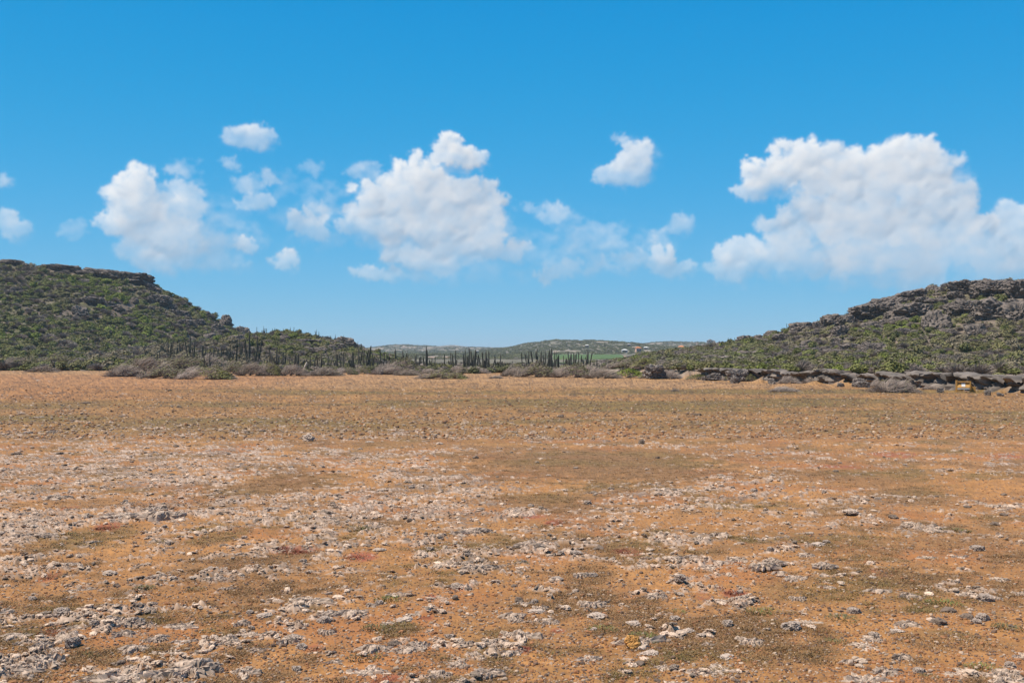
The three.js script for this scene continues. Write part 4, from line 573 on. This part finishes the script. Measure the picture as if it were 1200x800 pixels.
  for (let i = 0, made = 0; made < 75 && i < 800; i++) {
    const d = 118 + 80 * Math.sqrt(rc()), px = 850 + 370 * rc(), x = toX(px, d), z = -d, y = hillR(x, z); if (y < 2.5 || n2(x * 0.06 + 4, z * 0.06) < -0.02) continue; made++;
    const W = 0.9 + 2.6 * rc() * rc(), m = new THREE.Mesh((rc() < 0.4 ? led : boul)[i % 6], M.rock); m.scale.set(W * (1 + 0.8 * rc()), W * (0.45 + 0.5 * rc()), W); m.position.set(x, y + W * 0.1, z); m.rotation.y = (rc() - 0.5) * 1.2; add(m, 'crag', (W > 2 ? 'large ' : W < 1.2 ? 'small ' : '') + 'dark crag poking out of the scrub on the rocky hill', 'rock', 'crags in the scrub of the rocky hill'); feet.push([x, z, W * 0.6, W * 0.8]);
  }
  // each block is a length of the shelf: a cracked face, an undercut, an overhanging lip and a flat broken top
  const shelf = (ax, az, bx, bz, hgt, seed) => {
    const L = Math.hypot(bx - ax, bz - az), nu = Math.max(14, Math.round(L * 14)), tx = (bx - ax) / L, tz = (bz - az) / L, nx = tz, nz = -tx;   // n points back over the terrace
    const prof = [[-0.10, -0.15], [-0.06, 0.0], [0.10, 0.12], [0.06, 0.24], [0.17, 0.36], [0.13, 0.5], [0.22, 0.62], [0.14, 0.72], [0.0, 0.80], [-0.07, 0.86], [-0.08, 0.93], [-0.02, 0.985], [0.10, 1.0], [0.3, 1.02], [0.55, 1.0], [0.85, 1.01], [1.2, 0.98], [1.6, 0.9], [2.1, 0.6]], nv = prof.length;
    const m = gridMesh(nu, nv, (i, j) => {
      const u = i / (nu - 1), s0 = u * L, [o, y0] = prof[j], end = Math.min(u, 1 - u) * L, px = ax + tx * s0, pz = az + tz * s0, face = j < 12 ? 1 : 0.4;
      const crack = sst(0.16, 0.0, Math.abs(n2(s0 * 1.3 + seed, 0.6))) * 0.3 + sst(0.1, 0, Math.abs(n2(s0 * 3.1 + seed, y0 * 0.8))) * 0.14, rag = 0.34 * n2(s0 * 0.8 + seed, y0 * 1.5) + 0.2 * n2(s0 * 2.6 + seed, y0 * 3 + 5) + 0.1 * n2(s0 * 7 + seed, y0 * 7), cut = 0.45 * sst(0.35, 0, end);
      const off = o + face * (rag + crack) + cut, top = hgt * (1 + 0.22 * n2(s0 * 0.5 + seed, 9) + 0.1 * n2(s0 * 2 + seed, 3)), y = y0 * top + (j > 10 ? 0.07 * n2(s0 * 4 + seed, o * 4) : 0.03 * n2(s0 * 9, y0 * 9)) - (y0 > 0.5 ? 0.3 * hgt * sst(0.25, 0, end) : 0);
      const v = clamp(0.9 + 0.55 * n2(s0 * 1.7 + seed, y0 * 3 + o * 2) + 0.45 * n2(s0 * 6 + seed, y0 * 7 + o * 5), 0.4, 1.8), w = sst(0.1, 0.4, n2(s0 * 0.9 + seed + 30, y0 * 2 + o)) * 0.5; return [px + nx * off, y, pz + nz * off, mix(0.15 * v, 0.27, w), mix(0.122 * v, 0.215, w), mix(0.1 * v, 0.175, w)];
    }, M.rock);
    m.geometry = toCreasedNormals(m.geometry, 0.6); return m;
  };
  let q = 0;
  for (let i = 1; i < EDGE.length - 1; i++) {
    const [ax, az] = EDGE[i], [bx, bz] = EDGE[i + 1], L = Math.hypot(bx - ax, bz - az); if (bz > -20) break; let t = 0;
    while (t < 1) {
      const l = (1.6 + 2.6 * r()) / L, t2 = Math.min(1, t + l), gap = 0.05 + 0.25 * r(), z0 = mix(az, bz, t), far = sst(-84, -70, z0), hgt = 0.68 * (0.55 + 0.45 * far) * (0.85 + 0.35 * r());
      if (z0 > -72 && !(z0 < -64 && r() < 0.35)) { const m = shelf(mix(ax, bx, t), az + (bz - az) * t, mix(ax, bx, t2 - gap / L), mix(az, bz, t2 - gap / L), hgt, (q + 1) * 17.3); const d = -z0, px = CX + F * mix(ax, bx, (t + t2) / 2) / d; add(m, 'ledge_block', l * L > 3 ? 'long flat-topped length of the dark limestone ledge bounding the plain' : l * L > 2.3 ? 'medium flat-topped block of the dark limestone ledge bounding the plain' : 'short broken block of the dark limestone ledge bounding the plain', 'rock', 'blocks of the low limestone ledge'); q++; }
      t = t2;
    }
  }
  const loose = [[771, 444, 30, 15, 'large grey boulder beside the bright green shrub at the plain edge'], [866, 447, 24, 13, 'pale grey boulder standing clear of the low ledge'], [1010, 453.5, 18, 9, 'grey boulder fallen at the foot of the low ledge'], [836, 446, 22, 8, 'low grey boulder half sunk by the green shrubs']];
  for (const [px, py, w, h, label] of loose) { const d = depthAt(py), W = w / F * d, Hh = h / F * d, m = new THREE.Mesh(wall[n++ % 6], M.rock); m.scale.set(W, Hh * 1.3, W * 0.7); m.position.set(toX(px, d), Hh * 0.35, -d - W * 0.3); m.rotation.y = r() * 3; add(m, 'grey_boulder', label, 'rock'); }
  const tum = [[1011, 454, 14, 7], [1158, 463, 8, 5], [905, 450, 10, 6], [862, 449, 10, 7], [985, 453, 9, 4], [1172, 464, 7, 4], [1102, 459.5, 8, 5], [366, 439, 7, 4], [445, 439, 7, 5]];
  for (const [px, py, w, h] of tum) { const d = depthAt(py), W = w / F * d, m = new THREE.Mesh(wall[n++ % 6], M.rock); m.scale.set(W, h / F * d * 1.4, W * 0.8); m.position.set(toX(px, d), h / F * d * 0.3, -d); m.rotation.y = r() * 6; add(m, 'fallen_block', 'small grey block fallen at the foot of the scrub or ledge', 'rock', 'fallen blocks along the edge'); }
}
console.log('cliffs');

// ------------------------------------------------------------------ hill scrub
function domeShrub(seed, n, { flat = 0.6, size = 0.075, lobes = 5, twig = 0.15 } = {}) {
  const r = rng(seed), c = new Cards(), L = Array.from({ length: lobes }, () => { const a = r() * 6.28, q = r() * 0.28; return [Math.cos(a) * q, 0.22 + 0.2 * r(), Math.sin(a) * q, 0.2 + 0.12 * r()]; });
  for (let i = 0; i < n; i++) { const [x, y, z, s] = L[i % lobes], a = r() * 6.28, b = r() * 2 - 0.75, k = Math.sqrt(Math.max(0, 1 - Math.min(1, b * b))), q = s * (0.65 + 0.4 * r()), v = 0.65 + 0.7 * r(); c.leaf(x + Math.cos(a) * k * q, Math.max(0.02, (y + b * q * 0.9) * flat * 1.6), z + Math.sin(a) * k * q, size * (0.6 + 0.8 * r()), r, [v, v, v], [Math.cos(a) * k, b + 0.35, Math.sin(a) * k], 0.7); }
  for (let i = 0; i < n * twig; i++) { const [x, y, z, s] = L[i % lobes], a = r() * 6.28, e = [x + Math.cos(a) * s * r(), (y + s * (0.4 + 0.7 * r())) * flat * 1.6, z + Math.sin(a) * s * r()]; c.ribbon([[x * 0.3, 0, z * 0.3], [mix(x * 0.3, e[0], 0.6), e[1] * 0.5, mix(z * 0.3, e[2], 0.6)], e], 0.013, 0.006, 1.0 + 0.5 * r(), [Math.cos(a), 0, Math.sin(a)]); }
  return c.geo();
}
function twigDome(seed, n) { const r = rng(seed), c = new Cards(); for (let i = 0; i < n; i++) { const a = r() * 6.28, q = Math.sqrt(r()) * 0.5, y = (0.25 + 0.35 * r()) * Math.sqrt(1 - q * q * 2.6), x = Math.cos(a) * q, z = Math.sin(a) * q, t = r() * 6.28; c.ribbon([[x * 0.25, 0, z * 0.25], [x * 0.6, y * 0.7, z * 0.6], [x + 0.08, y, z]], 0.011, 0.005, 0.6 + 0.8 * r(), [Math.cos(t), 0.5, Math.sin(t)]); } return c.geo(); }
{
  const leafy = [domeShrub(1, 380), domeShrub(2, 380, { flat: 0.45 }), domeShrub(3, 420, { lobes: 7, flat: 0.5 }), domeShrub(4, 300, { flat: 0.7, lobes: 4, twig: 0.3 })], twiggy = [twigDome(5, 620), twigDome(6, 620)], all = [...leafy, ...twiggy];
  const tone = (x, z, r) => { const g = fbm2(x * 0.045 + 3, z * 0.045, 3) * 1.7 + (r() - 0.5) * 0.9 - (x < -20 && z > -175 ? 0.45 : 0) + (x < -40 && z < -190 ? 0.3 : 0), v = 0.75 + 0.5 * r(); if (g > 0.6) return [0.18 * v, 0.205 * v, 0.034 * v]; if (g > 0.1) return [0.158 * v, 0.16 * v, 0.045 * v]; if (g > -0.35) return [0.18 * v, 0.16 * v, 0.063 * v]; return [0.215 * v, 0.175 * v, 0.108 * v]; };
  const list = []; const r = rng(2024);
  const area = (fn, x0, x1, d0, d1, n, size) => { for (let i = 0; i < n; i++) { const x = mix(x0, x1, r()), d = mix(d0, d1, r()), z = -d, y = topH(x, z), px = CX + x / d * F; if (px < -160 || px > 1360 || fn(x, z) < landH(x, z) - 0.1 || (-z < 130 && edgeSide(x, z) < 3 && x > 2 && d < 100)) continue; const s = size * (0.45 + 1.5 * Math.pow(r(), 3)); if (feet.some((f) => Math.abs(x - f[0]) < f[2] * 0.9 && z - f[1] < f[3] * 0.75 && z - f[1] > -f[3] * 0.6)) continue; const tw = r() < (fn === hillL && d < 172 ? 0.65 : 0.3) ? 1 : 0, v = 0.7 + 0.6 * r(); list.push({ x, y: y - 0.05, z, s, k: tw ? 4 + Math.floor(r() * 2) : Math.floor(r() * 4), c: tw ? [0.24 * v, 0.19 * v, 0.155 * v] : tone(x, z, r), t: r() * 6.28, h: 0.6 + 0.4 * r() }); } };
  area(hillL, -230, -52, 130, 330, 36000, 1.6); area(hillM, -72, -14, 108, 240, 9000, 1.25); area(hillR, 10, 165, 82, 235, 27000, 1.15);
  for (let i = 0; i < 5200; i++) { const d = 44 + 52 * r(), px = 740 + 560 * r(), x = toX(px, d), z = -d, e = edgeSide(x, z); if (e < 1.1 || (px > 1080 && d < 55 && r() < 0.95)) continue; const s = 0.6 + 0.8 * r(), tw = r() < 0.4 ? 1 : 0, v = 0.7 + 0.6 * r(); list.push({ x, y: topH(x, z) - 0.03, z, s, k: tw ? 4 + Math.floor(r() * 2) : Math.floor(r() * 4), c: tw ? [0.24 * v, 0.19 * v, 0.155 * v] : tone(x, z, r), t: r() * 6.28, h: 0.6 + 0.4 * r() }); }
  list.sort((a, b) => b.s / -b.z - a.s / -a.z);
  const mats = [leafMat(0.158, 0.16, 0.045), leafMat(0.18, 0.205, 0.034), leafMat(0.18, 0.16, 0.063), leafMat(0.215, 0.175, 0.108)], greyM = leafMat(0.24, 0.19, 0.155);
  const lab = ['dark green rounded shrub on the hillside', 'bright green rounded shrub on the hillside', 'olive rounded shrub on the hillside', 'faded brown-green shrub on the hillside'], nm = ['hill_shrub'];
  list.slice(0, 290).forEach((a) => { const tw = a.k > 3; let best = 0, bd = 9; if (!tw) mats.forEach((m, i) => { const d = Math.abs(m.color.r - a.c[0]) + Math.abs(m.color.g - a.c[1]); if (d < bd) { bd = d; best = i; } }); const m = new THREE.Mesh(all[a.k], tw ? greyM : mats[best]); m.position.set(a.x, a.y, a.z); m.scale.set(a.s, a.s * a.h, a.s); m.rotation.y = a.t; add(m, tw ? 'bare_hill_shrub' : nm[0], (tw ? 'bare grey twiggy shrub ' : lab[best].replace('on the hillside', '')) + (a.s > 1.6 ? 'of large spread ' : '') + placeName(a.x, a.z), 'shrub', 'shrubs on the hillsides'); });
  const rest = list.slice(290), names = ['rounded green scrub covering the hillsides', 'flat-topped green scrub covering the hillsides', 'many-lobed olive scrub covering the hillsides', 'open leggy scrub covering the hillsides', 'grey leafless scrub covering the hillsides', 'pale twiggy scrub covering the hillsides'];
  for (let k = 0; k < 6; k++) scatter('hill_scrub', names[k], 'scrub', all[k], M.leaf, rest.filter((a) => a.k === k).map((a) => [a.x, a.y, a.z, a.s, a.s * a.h, a.s, a.t, ...a.c]));
  // valley floor and the far slopes
  const far = [[], [], []], r2 = rng(99);
  for (let i = 0; i < 9000; i++) { const d = 130 + 420 * Math.pow(r2(), 1.3), px = 380 + 520 * r2(), x = toX(px, d), z = -d, s = (1.0 + 1.1 * r2()) * (d < 250 && (px < 635 || px > 750) ? 1.35 : 1), v = 0.7 + 0.6 * r2(), py = HORIZON + (EYE - topH(x, z)) / d * F; if (px > 640 && px < 745 && d > 330 && d < 720) continue; far[i % 3].push([x, topH(x, z), z, s, s * 0.6, s, r2() * 6, ...(r2() < 0.35 ? [0.22 * v, 0.175 * v, 0.145 * v] : [0.16 * v, 0.155 * v, 0.06 * v])]); }
  for (let i = 0; i < 16000; i++) { const d = 560 + 1500 * r2(), px = 380 + 520 * r2(), x = toX(px, d), z = -d; if (fbm2(x * 0.05 + 5, z * 0.012, 4) + (x < 20 && d > 1300 ? 0.14 : 0) > 0.27 || (px > 645 && px < 745 && d < 720)) continue; const s = 2.5 + 3.5 * r2(), v = 0.7 + 0.6 * r2(); far[i % 3].push([x, landH(x, z) - 0.3, z, s, s * 0.45, s, r2() * 6, 0.14 * v, 0.14 * v, 0.06 * v]); }
  for (let i = 0; i < 1500; i++) { const d = 94 + 62 * r2(), px = 170 + 560 * r2(), x = toX(px, d), z = -d, s = 0.9 + 0.9 * r2(), v = 0.7 + 0.6 * r2(); if (d < mix(138, 94, clamp((px - 170) / 200, 0, 1))) continue; far[i % 3].push([x, topH(x, z) - 0.05, z, s, s * (px > 640 ? 0.5 : 0.8), s, r2() * 6, ...(r2() < 0.45 ? [0.2 * v, 0.16 * v, 0.125 * v] : [0.11 * v, 0.108 * v, 0.042 * v])]); }
  far.forEach((b, i) => scatter('valley_scrub', ['scrub on the valley floor and far slopes', 'flat scrub on the valley floor and far slopes', 'lobed scrub on the valley floor and far slopes'][i], 'scrub', leafy[i], M.leaf, b));
}
console.log('scrub');

// ------------------------------------------------------------------ far field and houses, leaning post, yellow sign
{
  const fm = leafMat(0.075, 0.125, 0.012), nx = 90, nz = 40;
  const f = gridMesh(nx, nz, (i, j) => { const d = mix(470, 690, j / (nz - 1)), a = mix(648, 738 - 10 * j / nz, i / (nx - 1)), x = toX(a, d), z = -d, v = 0.85 + 0.5 * fbm2(x * 0.1, z * 0.1, 4) + 0.12 * Math.sin(z * 0.8); return [x, landH(x, z) + 0.5 + 0.25 * n2(x * 0.5, z * 0.5), z, v, v, v]; }, fm);
  struct(f, 'green_field');
  const wallM = { white: mat(0.58, 0.56, 0.52), pink: mat(0.6, 0.38, 0.27), cream: mat(0.66, 0.56, 0.4) }, roofM = { orange: mat(0.62, 0.22, 0.07), grey: mat(0.42, 0.41, 0.4), white: mat(0.6, 0.58, 0.54) }, dark = mat(0.05, 0.05, 0.055), door = mat(0.16, 0.09, 0.05);
  function house(px, d, w, h, wm, rm, label, group) {
    const g = new THREE.Group(), dp = w * 0.7, x = toX(px, d), z = -d;
    const box = (name, a, b, c, m, X, Y, Z) => { const o = new THREE.Mesh(new THREE.BoxGeometry(a, b, c), m); o.position.set(X, Y, Z); o.name = name; g.add(o); return o; };
    box('wall', w, h, dp, wallM[wm], 0, h / 2, 0);
    const rg = new THREE.BufferGeometry(), e = 0.4, W = w / 2 + e, Q = dp / 2 + e, rh = w * 0.2, rl = w * 0.18;
    const V = [[-W, 0, Q], [W, 0, Q], [W, 0, -Q], [-W, 0, -Q], [-rl, rh, 0], [rl, rh, 0]], T = [0, 1, 5, 0, 5, 4, 1, 2, 5, 2, 3, 4, 2, 4, 5, 3, 0, 4, 0, 3, 2, 0, 2, 1]; rg.setAttribute('position', new THREE.Float32BufferAttribute(T.flatMap((t) => V[t]), 3)); rg.computeVertexNormals();
    const roof = new THREE.Mesh(rg, roofM[rm]); roof.name = 'roof'; roof.position.y = h + 0.01; g.add(roof);
    box('door', 1.0, 2.1, 0.1, door, 0, 1.05, dp / 2 + 0.03);
    for (const s of [-1, 1]) box('window', 1.3, 1.1, 0.1, dark, s * w * 0.3, h * 0.55, dp / 2 + 0.03);
    g.position.set(x, landH(x, z) > hillR(x, z) ? landH(x, z) : hillR(x, z), z); g.rotation.y = (px % 7) * 0.1 - 0.3; add(g, 'house', label, 'house', group);
  }
  house(798.5, 905, 5.6, 2.2, 'cream', 'orange', 'far house with a bright orange hipped roof among trees');
  house(748, 760, 4.0, 3.6, 'pink', 'orange', 'narrow pink far house beyond the green field');
  house(732, 760, 4.2, 1.9, 'white', 'white', 'long white far house at the edge of the green field');
  house(737, 905, 2.8, 1.9, 'white', 'grey', 'small white far house upslope of the long one');
  [[559, 900], [688, 880], [757, 830]].forEach(([px, d], i) => house(px, d, 2.6 + (i % 3) * 0.6, 1.9, i % 2 ? 'white' : 'cream', i % 3 ? 'white' : 'grey', i % 2 ? 'tiny white house scattered on the far slope' : 'tiny cream house scattered on the far slope', 'houses on the far slope'));
  // leaning post
  const d = depthAt(436.5), p = new THREE.Group(), w = mat(0.5, 0.44, 0.36);
  const shaft = new THREE.Mesh(new THREE.CylinderGeometry(0.07, 0.1, 1.15, 9, 4), w); { const a = shaft.geometry.attributes.position; for (let i = 0; i < a.count; i++) a.setX(i, a.getX(i) + 0.02 * n2(a.getY(i) * 4, 3)); shaft.geometry.computeVertexNormals(); } shaft.name = 'shaft'; shaft.position.y = 0.55; p.add(shaft);
  const stub = new THREE.Mesh(new THREE.CylinderGeometry(0.02, 0.04, 0.3, 7), w); stub.name = 'branch_stub'; stub.position.set(0.1, 0.9, 0); stub.rotation.z = -0.7; p.add(stub);
  p.position.set(toX(354, d), topH(toX(354, d), -d), -d); p.rotation.z = -0.42; add(p, 'leaning_post', 'pale weathered wooden post leaning in the scrub', 'post');
  // yellow sign stand before the ledge
  const ds = depthAt(459.2), s = new THREE.Group(), yel = mat(0.42, 0.215, 0.045, { roughness: 0.7 }), och = mat(0.4, 0.21, 0.05, { roughness: 0.75 }), wht = mat(0.55, 0.53, 0.5, { roughness: 0.6 }), k = ds / F;
  const bx = (name, x0, x1, y0, y1, z0, z1, m, par = s) => { const o = new THREE.Mesh(new THREE.BoxGeometry((x1 - x0) * k, (y1 - y0) * k, z1 - z0), m); o.position.set((x0 + x1) / 2 * k, (y0 + y1) / 2 * k, (z0 + z1) / 2); o.name = name; par.add(o); return o; };
  bx('post', -11, -9, -0.5, 14, -0.05, 0.05, yel); bx('post', 4, 5.6, -0.5, 13, -0.05, 0.05, yel);
  const board = bx('board', -9, 4, 4.6, 12, -0.02, 0.02, yel); board.rotation.x = -0.6; const notice = bx('notice', -1.9, 2.1, -2.6, 2.6, 0.023, 0.03, wht, board); notice.position.x -= 0.2 * k; bx('rail', -9, 4, 3.6, 4.8, 0.07, 0.12, wht); bx('rail', -9, -3, 1.4, 2.6, -0.03, 0.03, och); bx('rail', -9, 4, 12, 13, -0.04, 0.04, och);
  bx('side_panel', 6, 11, 0.2, 6.6, -0.25, -0.18, och); bx('brace', 5.6, 6.6, 0, 8, -0.22, -0.06, och);
  s.position.set(toX(1132, ds), groundH(toX(1132, ds), -ds), -ds); s.rotation.y = -0.35; add(s, 'yellow_sign_stand', 'small yellow-painted wooden sign stand with a white notice before the rock ledge', 'sign');
}
scene.fog = new THREE.FogExp2(new THREE.Color().setRGB(0.72, 0.84, 0.95), 0.00018);
scene.traverse((o) => { if (o.isMesh) { o.castShadow = true; o.receiveShadow = true; } });
console.log('done');
renderer.render(scene, camera);
